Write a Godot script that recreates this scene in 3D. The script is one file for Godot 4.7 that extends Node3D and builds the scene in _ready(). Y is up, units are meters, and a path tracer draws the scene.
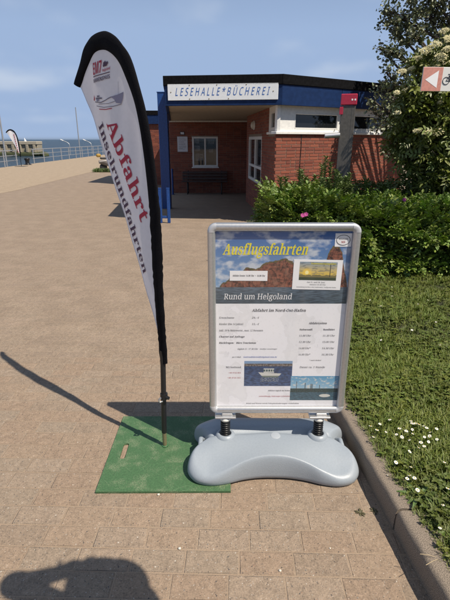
extends Node3D
# Harbour promenade with an excursion sign, a feather flag and a low brick reading hall.
# World: x to the right, y up, -z away from the photographer. "D" in the code is distance forward (-z).

const PITCH := 19.6
const EYE := 1.46
const FOCAL := 451.0           # pixels of the 450 x 600 photograph
const SUN_SHIFT := Vector2(-0.557, 0.407)   # how far a shadow falls per metre of height (x, D)

var rng := RandomNumberGenerator.new()
var taken := {}
var M := {}

func _ready() -> void:
	rng.seed = 71
	set_camera_and_light()
	make_materials()
	build_land()
	build_sea()
	build_kerb_and_lawn()
	build_reading_hall()
	build_hedge()
	build_trees()
	build_stele()
	build_direction_sign()
	build_mat()
	build_flag()
	build_board()
	build_harbour()
	build_small_plants()
	build_person()

# ------------------------------------------------------------------ camera, sky, sun
func set_camera_and_light() -> void:
	var cam := Camera3D.new()
	cam.name = "camera"
	cam.position = Vector3(0, EYE, 0)
	cam.rotation_degrees = Vector3(-PITCH, 0, 0)
	cam.fov = rad_to_deg(2.0 * atan(300.0 / FOCAL))
	cam.near = 0.05
	cam.far = 30000.0
	cam.current = true
	add_child(cam)
	var sky_mat := PanoramaSkyMaterial.new()
	sky_mat.panorama = ImageTexture.create_from_image(sky_image())
	var sk := Sky.new()
	sk.sky_material = sky_mat
	var env := Environment.new()
	env.background_mode = Environment.BG_SKY
	env.sky = sk
	env.tonemap_mode = Environment.TONE_MAPPER_LINEAR
	env.tonemap_exposure = 1.25
	env.sdfgi_enabled = true
	env.ssao_enabled = true
	env.ssil_enabled = true
	var we := WorldEnvironment.new()
	we.name = "world_environment"
	we.environment = env
	add_child(we)
	var sun := DirectionalLight3D.new()
	sun.name = "sun"
	sun.light_energy = 1.6
	sun.light_angular_distance = 0.5
	sun.light_color = Color(1.0, 0.955, 0.89)
	sun.shadow_enabled = true
	add_child(sun)
	sun.look_at_from_position(Vector3.ZERO, Vector3(SUN_SHIFT.x, -1.0, -SUN_SHIFT.y), Vector3.UP)

func sky_image() -> Image:
	var w := 1024
	var h := 512
	var im := Image.create(w, h, false, Image.FORMAT_RGBAF)
	var n1 := FastNoiseLite.new()
	n1.seed = 5
	n1.frequency = 1.0
	n1.fractal_octaves = 5
	n1.noise_type = FastNoiseLite.TYPE_SIMPLEX_SMOOTH
	for y in h:
		var el := (0.5 - (y + 0.5) / h) * PI
		var t := sin(el)
		for x in w:
			var c: Vector3
			if t >= 0.0:
				var k := clampf(pow(1.0 - t, 2.6) * 1.75, 0.0, 1.0)
				c = Vector3(0.075, 0.135, 0.27).lerp(Vector3(0.335, 0.455, 0.675), k)
				c = c.lerp(Vector3(0.36, 0.47, 0.66), pow(1.0 - t, 40.0) * 0.5)
				var az := (x + 0.5) / w * TAU
				# thin cirrus: the layer seen at a slant, so it is drawn out sideways near the horizon
				var far := 1.0 / (t + 0.09)
				var px := cos(az) * far
				var pz := sin(az) * far
				var a := n1.get_noise_3d(px * 0.55 + pz * 0.25, pz * 0.8 - px * 0.2, 3.1)
				var b := n1.get_noise_3d(px * 0.16, pz * 0.22, 9.7)
				var v := clampf(a * 1.2 + b * 1.2 + 0.2, 0.0, 1.0)
				v = v * v * (3.0 - 2.0 * v)
				c = c.lerp(Vector3(0.60, 0.675, 0.79), v * 0.62 * clampf(t * 14.0, 0.15, 1.0))
			else:
				c = Vector3(0.16, 0.19, 0.22)
			c *= 0.82
			im.set_pixel(x, y, Color(c.x, c.y, c.z, 1.0))
	return im

# ------------------------------------------------------------------ helpers
func V(x: float, d: float, z: float) -> Vector3:
	return Vector3(x, z, -d)

func land(d: float) -> float:      # the promenade falls gently away towards the building
	return -0.0265 * clampf(d - 2.3, 0.0, 15.2)

func ray(px: float, py: float) -> Vector3:
	var u := (px - 225.0) / FOCAL
	var v := (300.0 - py) / FOCAL
	var c := cos(deg_to_rad(PITCH))
	var s := sin(deg_to_rad(PITCH))
	return Vector3(u, v * c - s, -(c + v * s))

func at_depth(px: float, py: float, d: float) -> Vector3:
	var r := ray(px, py)
	return Vector3(0, EYE, 0) + r * (d / -r.z)

func on_level(px: float, py: float, z: float) -> Vector3:
	var r := ray(px, py)
	return Vector3(0, EYE, 0) + r * ((z - EYE) / r.y)

func lin(r: float, g: float, b: float) -> Color:
	return Color(r, g, b).linear_to_srgb()

func mat(r: float, g: float, b: float, rough := 0.8, metal := 0.0) -> StandardMaterial3D:
	var m := StandardMaterial3D.new()
	m.albedo_color = lin(r, g, b)
	m.roughness = rough
	m.metallic = metal
	return m

func noise_tex(freq: float, sd: int, lo: Color, hi: Color, size := 512, oct := 4) -> NoiseTexture2D:
	var n := FastNoiseLite.new()
	n.seed = sd
	n.frequency = freq
	n.fractal_octaves = oct
	var g := Gradient.new()
	g.set_color(0, lo)
	g.set_color(1, hi)
	g.set_offset(0, 0.25)
	g.set_offset(1, 0.75)
	var t := NoiseTexture2D.new()
	t.width = size
	t.height = size
	t.seamless = true
	t.noise = n
	t.color_ramp = g
	return t

func grained(r: float, g: float, b: float, rough: float, spread: float, scale: float, bump := 0.0, sd := 1, freq := 0.02) -> StandardMaterial3D:
	var m := mat(1, 1, 1, rough)
	m.albedo_texture = noise_tex(freq, sd, lin(r * (1 - spread), g * (1 - spread), b * (1 - spread)), lin(r * (1 + spread), g * (1 + spread), b * (1 + spread)))
	m.uv1_triplanar = true
	m.uv1_world_triplanar = true
	m.uv1_scale = Vector3(scale, scale, scale)
	if bump > 0.0:
		m.heightmap_enabled = true
		m.heightmap_texture = noise_tex(freq * 2.0, sd + 9, Color.BLACK, Color.WHITE)
		m.heightmap_scale = bump
	return m

func numbered(called: String) -> String:
	if not taken.has(called):
		taken[called] = 0
		return called
	taken[called] += 1
	return "%s_%03d" % [called, taken[called]]

func thing(called: String, label: String, category: String, at := Vector3.ZERO, turn := 0.0, group := "") -> Node3D:
	var o := Node3D.new()
	o.name = numbered(called)
	add_child(o)
	o.position = at
	o.rotation.y = turn
	o.set_meta("label", label)
	o.set_meta("category", category)
	if group != "":
		o.set_meta("group", group)
	return o

func structure(called: String, mesh: Mesh, m: Material) -> MeshInstance3D:
	var o := MeshInstance3D.new()
	o.name = numbered(called)
	o.mesh = mesh
	o.material_override = m
	add_child(o)
	o.set_meta("kind", "structure")
	return o

func part(called: String, mesh: Mesh, m: Material, parent: Node3D, at := Vector3.ZERO, turn := Vector3.ZERO) -> MeshInstance3D:
	var o := MeshInstance3D.new()
	o.name = called
	o.mesh = mesh
	o.material_override = m
	parent.add_child(o, true)
	o.position = at
	o.rotation = turn
	return o

func begin() -> SurfaceTool:
	var st := SurfaceTool.new()
	st.begin(Mesh.PRIMITIVE_TRIANGLES)
	return st

func tri(st: SurfaceTool, a: Vector3, b: Vector3, c: Vector3, out: Vector3) -> void:
	var n := (b - a).cross(c - a)
	if n.length_squared() < 1e-24:
		return
	n = n.normalized()
	if n.dot(out) < 0.0:
		n = -n
		var k := b
		b = c
		c = k
	st.set_normal(n); st.add_vertex(a)
	st.set_normal(n); st.add_vertex(c)
	st.set_normal(n); st.add_vertex(b)

func quad(st: SurfaceTool, a: Vector3, b: Vector3, c: Vector3, d: Vector3, out: Vector3) -> void:
	tri(st, a, b, c, out)
	tri(st, a, c, d, out)

func box_in(st: SurfaceTool, t: Transform3D, s: Vector3) -> void:
	var h := s * 0.5
	for ax in 3:
		for sg in [-1.0, 1.0]:
			var n := Vector3.ZERO
			n[ax] = sg
			var u := Vector3.ZERO
			var w := Vector3.ZERO
			u[(ax + 1) % 3] = h[(ax + 1) % 3]
			w[(ax + 2) % 3] = h[(ax + 2) % 3]
			var c: Vector3 = n * h[ax]
			quad(st, t * (c - u - w), t * (c + u - w), t * (c + u + w), t * (c - u + w), t.basis * n)

func box_mesh(s: Vector3) -> ArrayMesh:
	var st := begin()
	box_in(st, Transform3D(), s)
	return st.commit()

# box with chamfered edges
func chamfered(s: Vector3, b: float) -> ArrayMesh:
	var st := begin()
	chamfer_in(st, Transform3D(), s, b)
	return st.commit()

func chamfer_in(st: SurfaceTool, t: Transform3D, s: Vector3, b: float) -> void:
	var h := s * 0.5
	var i := h - Vector3(b, b, b)
	for ax in 3:
		var p := (ax + 1) % 3
		var q := (ax + 2) % 3
		for sg in [-1.0, 1.0]:
			var v := []
			for k in [[-1, -1], [1, -1], [1, 1], [-1, 1]]:
				var c := Vector3.ZERO
				c[ax] = sg * h[ax]
				c[p] = k[0] * i[p]
				c[q] = k[1] * i[q]
				v.append(t * c)
			var n := Vector3.ZERO
			n[ax] = sg
			quad(st, v[0], v[1], v[2], v[3], t.basis * n)
		for s1 in [-1.0, 1.0]:
			for s2 in [-1.0, 1.0]:
				var e := []
				for k in [[0, -1], [0, 1], [1, 1], [1, -1]]:
					var c := Vector3.ZERO
					c[ax] = k[1] * i[ax]
					c[p] = s1 * (h[p] if k[0] == 0 else i[p])
					c[q] = s2 * (i[q] if k[0] == 0 else h[q])
					e.append(t * c)
				var n := Vector3.ZERO
				n[p] = s1
				n[q] = s2
				quad(st, e[0], e[1], e[2], e[3], t.basis * n)
	for a in [-1.0, 1.0]:
		for c2 in [-1.0, 1.0]:
			for d in [-1.0, 1.0]:
				var n := Vector3(a, c2, d)
				tri(st, t * Vector3(a * h.x, c2 * i.y, d * i.z), t * Vector3(a * i.x, c2 * h.y, d * i.z), t * Vector3(a * i.x, c2 * i.y, d * h.z), t.basis * n)

# smooth indexed mesh from rings of points (each ring the same count)
func loft(rings: Array, closed_ring := true, cap := true) -> ArrayMesh:
	var st := begin()
	loft_in(st, rings, closed_ring, cap)
	return st.commit()

func loft_in(st: SurfaceTool, rings: Array, closed_ring := true, cap := true) -> void:
	var nr := rings.size()
	var nc: int = rings[0].size()
	var mids := []
	for r in rings:
		var m := Vector3.ZERO
		for p in r:
			m += p
		mids.append(m / nc)
	var nrm := []
	for i in nr:
		var row := []
		for j in nc:
			var jn: int = (j + 1) % nc if closed_ring else mini(j + 1, nc - 1)
			var jp: int = (j + nc - 1) % nc if closed_ring else maxi(j - 1, 0)
			var du: Vector3 = rings[mini(i + 1, nr - 1)][j] - rings[maxi(i - 1, 0)][j]
			var dv: Vector3 = rings[i][jn] - rings[i][jp]
			var n := dv.cross(du).normalized()
			row.append(n)
		nrm.append(row)
	if closed_ring:
		# make normals point away from the ring's middle
		var score := 0.0
		for i in nr:
			for j in nc:
				score += nrm[i][j].dot((rings[i][j] - mids[i]).normalized())
		if score < 0.0:
			for i in nr:
				for j in nc:
					nrm[i][j] = -nrm[i][j]
	var last: int = nc if closed_ring else nc - 1
	for i in nr - 1:
		for j in last:
			var k: int = (j + 1) % nc
			smooth_tri(st, rings[i][j], rings[i + 1][j], rings[i + 1][k], nrm[i][j], nrm[i + 1][j], nrm[i + 1][k])
			smooth_tri(st, rings[i][j], rings[i + 1][k], rings[i][k], nrm[i][j], nrm[i + 1][k], nrm[i][k])
	if cap and closed_ring:
		for e in [0, nr - 1]:
			var other: Vector3 = mids[1] if e == 0 else mids[nr - 2]
			for j in nc:
				tri(st, mids[e], rings[e][j], rings[e][(j + 1) % nc], mids[e] - other)

func smooth_tri(st: SurfaceTool, a: Vector3, b: Vector3, c: Vector3, na: Vector3, nb: Vector3, nc: Vector3) -> void:
	var n := (b - a).cross(c - a)
	if n.length_squared() < 1e-18:
		return
	if n.dot(na + nb + nc) < 0.0:
		st.set_normal(na); st.add_vertex(a)
		st.set_normal(nb); st.add_vertex(b)
		st.set_normal(nc); st.add_vertex(c)
	else:
		st.set_normal(na); st.add_vertex(a)
		st.set_normal(nc); st.add_vertex(c)
		st.set_normal(nb); st.add_vertex(b)

func tube_rings(pts: Array, radii: Array, seg := 8) -> Array:
	var rings := []
	var side := Vector3.ZERO
	for i in pts.size():
		var dir: Vector3 = (pts[mini(i + 1, pts.size() - 1)] - pts[maxi(i - 1, 0)]).normalized()
		if side == Vector3.ZERO:
			side = dir.cross(Vector3.UP if absf(dir.y) < 0.9 else Vector3.RIGHT).normalized()
		else:
			side = (side - dir * side.dot(dir)).normalized()
		var up := dir.cross(side)
		var r: float = radii[i] if i < radii.size() else radii[radii.size() - 1]
		var ring := []
		for k in seg:
			var a := TAU * k / seg
			ring.append(pts[i] + (side * cos(a) + up * sin(a)) * r)
		rings.append(ring)
	return rings

func tube(pts: Array, radii: Array, seg := 8) -> ArrayMesh:
	return loft(tube_rings(pts, radii, seg))

func tube_in(st: SurfaceTool, pts: Array, radii: Array, seg := 8) -> void:
	loft_in(st, tube_rings(pts, radii, seg))

# profile of (radius, height) turned round the y axis
func lathe(prof: Array, seg := 24) -> ArrayMesh:
	var rings := []
	for p in prof:
		var ring := []
		for k in seg:
			var a := TAU * k / seg
			ring.append(Vector3(cos(a) * p.x, p.y, sin(a) * p.x))
		rings.append(ring)
	return loft(rings)

# upright prism over a polygon of (x, D) points
func prism(poly: PackedVector2Array, z0: float, z1: float, top := true, bottom := true) -> ArrayMesh:
	var st := begin()
	var idx := Geometry2D.triangulate_polygon(poly)
	for i in range(0, idx.size(), 3):
		var a := poly[idx[i]]
		var b := poly[idx[i + 1]]
		var c := poly[idx[i + 2]]
		if top:
			tri(st, V(a.x, a.y, z1), V(b.x, b.y, z1), V(c.x, c.y, z1), Vector3.UP)
		if bottom:
			tri(st, V(a.x, a.y, z0), V(b.x, b.y, z0), V(c.x, c.y, z0), Vector3.DOWN)
	var area := 0.0
	for i in poly.size():
		area += poly[i].cross(poly[(i + 1) % poly.size()])
	var cw := area < 0.0
	for i in poly.size():
		var a := poly[i]
		var b := poly[(i + 1) % poly.size()]
		var e := b - a
		var n := Vector2(e.y, -e.x) if not cw else Vector2(-e.y, e.x)
		quad(st, V(a.x, a.y, z0), V(b.x, b.y, z0), V(b.x, b.y, z1), V(a.x, a.y, z1), V(n.x, n.y, 0))
	return st.commit()

func font(bold := false, serif := true) -> SystemFont:
	var f := SystemFont.new()
	f.font_names = PackedStringArray(["Droid Serif" if serif else "Droid Sans"])
	f.font_weight = 700 if bold else 400
	return f

# lettering laid out along the line from a to b (as wide as that line), mapped by a Callable(Vector2) -> Vector3.
# 'a' to 'b' is the baseline; slant leans the letters; squash changes their height
func lettering(txt: String, f: Font, a: Vector2, b: Vector2, to_space: Callable, out: Vector3, slant := 0.0, squash := 1.0, cap_height := 0.0) -> ArrayMesh:
	var tm := TextMesh.new()
	tm.text = txt
	tm.font = f
	tm.font_size = 96
	tm.pixel_size = 0.005
	tm.depth = 0.0
	tm.curve_step = 2.0
	tm.horizontal_alignment = HORIZONTAL_ALIGNMENT_LEFT
	tm.vertical_alignment = VERTICAL_ALIGNMENT_BOTTOM
	var arr := tm.get_mesh_arrays()
	var vs: PackedVector3Array = arr[Mesh.ARRAY_VERTEX]
	var ix = arr[Mesh.ARRAY_INDEX]
	var lo := 1e9
	var hi := -1e9
	for v in vs:
		lo = minf(lo, v.x)
		hi = maxf(hi, v.x)
	var base := 0.12
	var k := (b - a).length() / (hi - lo)
	var u := (b - a).normalized()
	var w := Vector2(-u.y, u.x)
	var ky := k * squash
	if cap_height > 0.0:
		ky = cap_height / (0.345)
	var st := begin()
	var count: int = ix.size() if ix != null else vs.size()
	for i in range(0, count, 3):
		var q := []
		for j in 3:
			var v: Vector3 = vs[ix[i + j]] if ix != null else vs[i + j]
			var y := (v.y - base) * ky
			q.append(to_space.call(a + u * ((v.x - lo) * k + y * slant) + w * y))
		tri(st, q[0], q[1], q[2], out)
	return st.commit()

func catmull(pts: Array, per: int, closed := false) -> Array:
	var res := []
	var n := pts.size()
	var last := n if closed else n - 1
	for i in last:
		var p0 = pts[(i - 1 + n) % n] if closed else pts[maxi(i - 1, 0)]
		var p1 = pts[i]
		var p2 = pts[(i + 1) % n]
		var p3 = pts[(i + 2) % n] if closed else pts[mini(i + 2, n - 1)]
		for k in per:
			var t := float(k) / per
			res.append(0.5 * ((2.0 * p1) + (p2 - p0) * t + (2.0 * p0 - 5.0 * p1 + 4.0 * p2 - p3) * t * t + (3.0 * p1 - p0 - 3.0 * p2 + p3) * t * t * t))
	if not closed:
		res.append(pts[n - 1])
	return res

# ------------------------------------------------------------------ materials
func make_materials() -> void:
	var tx := paver_images()
	var slow := noise_tex(0.012, 31, lin(0.89, 0.885, 0.875), lin(1.0, 1.0, 1.0), 1024, 7)
	var rough_tex := ImageTexture.create_from_image(tx[2])
	var sheet := mat(1, 1, 1, 0.93)
	sheet.albedo_texture = ImageTexture.create_from_image(tx[0])
	sheet.heightmap_enabled = true
	sheet.heightmap_texture = rough_tex
	sheet.heightmap_scale = 0.25
	sheet.detail_enabled = true
	sheet.detail_blend_mode = BaseMaterial3D.BLEND_MODE_MUL
	sheet.detail_albedo = slow
	sheet.detail_uv_layer = BaseMaterial3D.DETAIL_UV_2
	M.paving = sheet
	M.paver = []
	var tones := [Color(1, 1, 1), Color(0.965, 0.96, 0.955), Color(1.0, 0.985, 0.97), Color(0.98, 0.985, 0.985), Color(0.985, 0.965, 0.95)]
	for t in tones:
		var m := mat(1, 1, 1, 0.93)
		m.albedo_color = t
		m.albedo_texture = ImageTexture.create_from_image(tx[1]) if M.paver.is_empty() else M.paver[0].albedo_texture
		m.heightmap_enabled = true
		m.heightmap_texture = rough_tex
		m.heightmap_scale = 0.2
		M.paver.append(m)
	var pale := mat(1, 1, 1, 0.93)
	pale.albedo_color = lin(1.0, 0.97, 0.93)
	pale.albedo_texture = noise_tex(0.05, 8, lin(0.28, 0.22, 0.155), lin(0.345, 0.28, 0.205), 512, 5)
	pale.detail_enabled = true
	pale.detail_blend_mode = BaseMaterial3D.BLEND_MODE_MUL
	pale.detail_albedo = slow
	pale.detail_uv_layer = BaseMaterial3D.DETAIL_UV_2
	M.promenade = pale
	M.concrete = grained(0.215, 0.175, 0.135, 0.95, 0.5, 3.0, 0.10, 3, 0.14)
	M.quay = grained(0.25, 0.23, 0.20, 0.95, 0.3, 0.5, 0.3, 4, 0.03)
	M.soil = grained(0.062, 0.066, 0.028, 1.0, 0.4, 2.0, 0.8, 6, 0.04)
	M.brick = []
	for c in [[0.255, 0.073, 0.043], [0.22, 0.062, 0.038], [0.28, 0.086, 0.051], [0.185, 0.055, 0.037], [0.235, 0.075, 0.048]]:
		M.brick.append(grained(c[0], c[1], c[2], 0.92, 0.22, 5.0, 0.15, 11 + M.brick.size(), 0.03))
	M.mortar = grained(0.25, 0.20, 0.155, 0.97, 0.2, 4.0, 0.2, 21, 0.04)
	M.blue = grained(0.0085, 0.026, 0.088, 0.5, 0.14, 0.9, 0.0, 23, 0.02)
	M.blue_post = grained(0.010, 0.055, 0.22, 0.4, 0.16, 2.0, 0.0, 24, 0.02)
	M.roof_edge = grained(0.007, 0.007, 0.008, 0.85, 0.3, 1.5, 0.0, 25, 0.02)
	M.white_wall = grained(0.72, 0.72, 0.70, 0.6, 0.07, 1.5, 0.0, 26, 0.02)
	M.soffit = grained(0.40, 0.34, 0.26, 0.85, 0.1, 0.8, 0.0, 27, 0.02)
	M.white_frame = mat(0.70, 0.69, 0.66, 0.45)
	M.dark_glass = mat(0.012, 0.014, 0.016, 0.05)
	var pane := mat(0.05, 0.06, 0.06, 0.03)
	pane.transparency = BaseMaterial3D.TRANSPARENCY_ALPHA
	pane.albedo_color.a = 0.35
	M.pane = pane
	M.paper = mat(0.62, 0.63, 0.66, 0.8)
	M.wood_dark = grained(0.055, 0.035, 0.03, 0.7, 0.35, 3.0, 0.1, 29, 0.02)
	M.steel = grained(0.42, 0.43, 0.44, 0.45, 0.1, 3.0, 0.0, 30, 0.03)
	M.steel.metallic = 0.7
	M.alu = grained(0.56, 0.565, 0.57, 0.36, 0.05, 8.0, 0.0, 32, 0.02)
	M.alu.metallic = 0.75
	M.alu_corner = mat(0.50, 0.51, 0.53, 0.42, 0.35)
	M.black_cloth = grained(0.007, 0.007, 0.009, 0.85, 0.3, 10.0, 0.12, 33, 0.03)
	M.black_cloth.metallic_specular = 0.2
	M.roof_edge.metallic_specular = 0.2
	M.blue.metallic_specular = 0.3
	M.black_plastic = mat(0.012, 0.012, 0.013, 0.45)
	M.black_metal = mat(0.015, 0.015, 0.016, 0.35, 0.3)
	M.brass = grained(0.30, 0.25, 0.15, 0.5, 0.3, 20.0, 0.0, 34, 0.03)
	M.brass.metallic = 0.6
	M.base_grey = grained(0.265, 0.30, 0.335, 0.40, 0.03, 3.0, 0.02, 35, 0.05)
	M.base_grey.roughness = 0.42
	M.cap_white = mat(0.65, 0.63, 0.58, 0.5)
	M.ink = mat(0.03, 0.03, 0.035, 0.7)
	M.ink_red = mat(0.42, 0.05, 0.05, 0.7)
	M.ink_blue = mat(0.06, 0.12, 0.42, 0.7)
	M.ink_yellow = mat(0.76, 0.66, 0.03, 0.6)
	M.ink_white = mat(0.86, 0.86, 0.87, 0.6)
	M.flag_red = mat(0.40, 0.035, 0.065, 0.85)
	M.flag_dark = mat(0.085, 0.05, 0.085, 0.85)
	M.flag_grey = mat(0.26, 0.26, 0.36, 0.85)
	for k in ["flag_red", "flag_dark", "flag_grey"]:
		M[k].backlight_enabled = true
		M[k].backlight = M[k].albedo_color * 0.4
	var fab := grained(0.80, 0.79, 0.81, 0.85, 0.02, 4.0, 0.0, 36, 0.02)
	fab.backlight_enabled = true
	fab.backlight = lin(0.36, 0.35, 0.37)
	M.flag_white = fab
	M.bark = grained(0.10, 0.08, 0.062, 0.95, 0.4, 6.0, 0.6, 38, 0.04)
	M.petal = mat(0.78, 0.78, 0.76, 0.7)
	M.pollen = mat(0.62, 0.40, 0.02, 0.8)

func leaf_material(r: float, g: float, b: float, rough := 0.5, through := 0.5) -> StandardMaterial3D:
	var m := mat(r, g, b, rough)
	m.vertex_color_use_as_albedo = true
	m.cull_mode = BaseMaterial3D.CULL_DISABLED
	m.backlight_enabled = true
	m.backlight = lin(r * through * 1.5, g * through * 1.6, b * through * 0.6)
	return m

# exposed-aggregate concrete, one metre to the side: [with joints, without joints, relief]
func paver_images() -> Array:
	var n := 1024
	var r := RandomNumberGenerator.new()
	r.seed = 12
	var fine := FastNoiseLite.new()
	fine.seed = 3
	fine.frequency = 0.11
	fine.fractal_octaves = 3
	var fi := fine.get_seamless_image(n, n)
	fine.frequency = 0.012
	fine.seed = 7
	var co := fine.get_seamless_image(n, n)
	fine.frequency = 0.034
	fine.seed = 17
	var me := fine.get_seamless_image(n, n)
	var plain := Image.create(n, n, false, Image.FORMAT_RGB8)
	var relief := Image.create(n, n, false, Image.FORMAT_L8)
	var base := Vector3(0.246, 0.188, 0.137)
	for y in n:
		for x in n:
			var f: float = fi.get_pixel(x, y).r - 0.5
			var c: float = co.get_pixel(x, y).r - 0.5
			var m: float = me.get_pixel(x, y).r - 0.5
			var k := 1.0 + f * 0.55 + c * 0.2 + m * 0.42
			var col := base * k
			plain.set_pixel(x, y, lin(col.x, col.y, col.z))
			var hgt := clampf(0.62 + f * 0.5, 0, 1)
			relief.set_pixel(x, y, Color(hgt, hgt, hgt))
	# stone chips
	for i in 9000:
		var cx := r.randi() % n
		var cy := r.randi() % n
		var rad := r.randf_range(0.7, 1.6) if i > 900 else r.randf_range(1.2, 2.9)
		var pick := r.randf()
		var col: Color
		if pick < 0.45:
			var d := r.randf_range(0.02, 0.09)
			col = lin(d, d * 0.95, d * 0.95)
		elif pick < 0.64:
			var d := r.randf_range(0.34, 0.52)
			col = lin(d, d * 0.93, d * 0.82)
		elif pick < 0.82:
			col = lin(r.randf_range(0.2, 0.28), 0.165, 0.11)
		else:
			col = lin(0.26, 0.24, 0.215)
		var asp := r.randf_range(0.6, 1.0)
		var an := r.randf() * PI
		var rr := int(ceil(rad))
		for dy in range(-rr, rr + 1):
			for dx in range(-rr, rr + 1):
				var u := dx * cos(an) + dy * sin(an)
				var w := (-dx * sin(an) + dy * cos(an)) / asp
				if u * u + w * w <= rad * rad:
					plain.set_pixel(posmod(cx + dx, n), posmod(cy + dy, n), col)
	var joints: Image = plain.duplicate()
	# blocks differ a little in tone
	for row in 10:
		for k in 5:
			var tone := r.randf_range(0.975, 1.02)
			for y in range(int(row * 102.4), int((row + 1) * 102.4)):
				for x in range(int((k * 0.2 + row * 0.04) * 1024.0), int((k * 0.2 + 0.2 + row * 0.04) * 1024.0)):
					var xx := posmod(x, n)
					joints.set_pixel(xx, y, joints.get_pixel(xx, y) * tone)
	# joints of the running bond: rows of 0.1 m, each row 0.04 m further along
	var sand := Vector3(0.31, 0.23, 0.16)
	for row in 10:
		var y0 := int(round(row * 102.4))
		for x in n:
			for dy in 4:
				joints.set_pixel(x, posmod(y0 + dy - 1, n), jitter(sand, r))
		for k in 5:
			var x0 := int(round((k * 0.2 + row * 0.04) * 1024.0))
			for y in range(y0, y0 + 103):
				for dx in 4:
					joints.set_pixel(posmod(x0 + dx - 1, n), posmod(y, n), jitter(sand, r))
	return [joints, plain, relief]

func jitter(c: Vector3, r: RandomNumberGenerator) -> Color:
	var k := r.randf_range(0.82, 1.1)
	return lin(c.x * k, c.y * k, c.z * k)

# ------------------------------------------------------------------ land and paving
const ROWS_TURN := deg_to_rad(-1.5)     # the rows of pavers run slightly askew to the view
const ROW_ORIGIN := Vector2(0.05, 1.184)

func row_to_plan(p: Vector2) -> Vector2:
	return ROW_ORIGIN + p.rotated(ROWS_TURN)

func plan_to_row(p: Vector2) -> Vector2:
	return (p - ROW_ORIGIN).rotated(-ROWS_TURN)

func land_sheet(xs: Array, ds: Array, lift: float, rows_uv := true) -> ArrayMesh:
	var st := begin()
	for i in ds.size() - 1:
		for j in xs.size() - 1:
			var c := [[xs[j], ds[i]], [xs[j + 1], ds[i]], [xs[j + 1], ds[i + 1]], [xs[j], ds[i + 1]]]
			for k in [0, 2, 1, 0, 3, 2]:
				var x: float = c[k][0]
				var d: float = c[k][1]
				var q := plan_to_row(Vector2(x, d))
				st.set_uv(Vector2(q.x, q.y) if rows_uv else Vector2(x, d) * 0.5)
				st.set_uv2(Vector2(x, d) / 5.3)
				st.set_normal(Vector3.UP)
				st.add_vertex(V(x, d, land(d) + lift))
	# wind so that the face looks up
	var m := st.commit()
	return m

func build_land() -> void:
	var xs := [-15.7, -10.0, -6.0, -3.0, -1.5, 0.0, 1.5, 4.0, 9.0, 30.0, 90.0]
	var ds := [-40.0, -6.0, 0.0, 1.0, 2.3, 3.5, 6.0, 10.0, 14.0, 17.5, 30.0, 60.0, 95.0]
	var ground := structure("paving", land_sheet(xs, ds, -0.0014), M.paving)
	ground.set_meta("label", "brown exposed-aggregate concrete block paving")
	# the nearer pavers, one by one
	var meshes := []
	for v in 6:
		meshes.append(paver_mesh(0.1955, 0.0955, v))
	var n := 0
	var spots := []
	for row in range(-4, 17):
		for k in range(-14, 9):
			var u := k * 0.2 + row * 0.04
			u = k * 0.2 + fposmod(row * 0.04, 0.2)
			var mid := row_to_plan(Vector2(u + 0.1, row * 0.1 + 0.05))
			if mid.y < 0.82 or mid.y > 2.95:
				continue
			var half := 0.12 + 0.5 * (mid.y * cos(deg_to_rad(PITCH)) + EYE * sin(deg_to_rad(PITCH)))
			if absf(mid.x) > half or mid.x + 0.03 > kerb_x(mid.y):
				continue
			spots.append([mid.y, u, row])
	spots.sort_custom(func(a, b): return a[0] < b[0])
	var r := RandomNumberGenerator.new()
	r.seed = 4
	for s in spots:
		if n >= 300:
			break
		var u: float = s[1]
		var row: int = s[2]
		var mid := row_to_plan(Vector2(u + 0.1, row * 0.1 + 0.05))
		var reach := kerb_x(mid.y) - 0.006
		var len_ := 0.1955
		var mesh: Mesh = meshes[r.randi() % meshes.size()]
		if mid.x + 0.1 > reach:
			len_ = 0.1955 - (mid.x + 0.1 - reach)
			if len_ < 0.03:
				continue
			mesh = paver_mesh(len_, 0.0955, r.randi() % 50)
			mid = row_to_plan(Vector2(u + 0.002 + len_ * 0.5, row * 0.1 + 0.05))
		var o := part("paver", mesh, M.paver[r.randi() % M.paver.size()], ground, V(mid.x, mid.y, land(mid.y) + r.randf_range(-0.0012, 0.0)), Vector3(r.randf_range(-0.003, 0.003), ROWS_TURN + r.randf_range(-0.004, 0.004), r.randf_range(-0.002, 0.002)))
		o.rotation.y = ROWS_TURN
		n += 1
	# paler surface along the quay
	var pale := structure("promenade", land_sheet([-15.7, -12.0, -8.1], [-40.0, 0.0, 2.3, 17.5, 60.0, 95.0], 0.003, false), M.promenade)
	pale.set_meta("label", "pale sandy promenade surface along the quay edge")
	var pale2 := structure("promenade", land_sheet([-8.1, 5.0, 90.0], [28.3, 60.0, 95.0], 0.003, false), M.promenade)
	pale2.set_meta("label", "pale sandy promenade surface behind the low planting bed")
	# quay wall down to the water
	var st := begin()
	quad(st, Vector3(-15.7, -0.4, 40), Vector3(-15.7, -0.4, -95), Vector3(-15.7, -4.5, -95), Vector3(-15.7, -4.5, 40), Vector3.LEFT)
	quad(st, Vector3(-15.7, -0.4, -95), Vector3(90, -0.4, -95), Vector3(90, -4.5, -95), Vector3(-15.7, -4.5, -95), Vector3.FORWARD)
	structure("quay_wall", st.commit(), M.quay)

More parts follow.
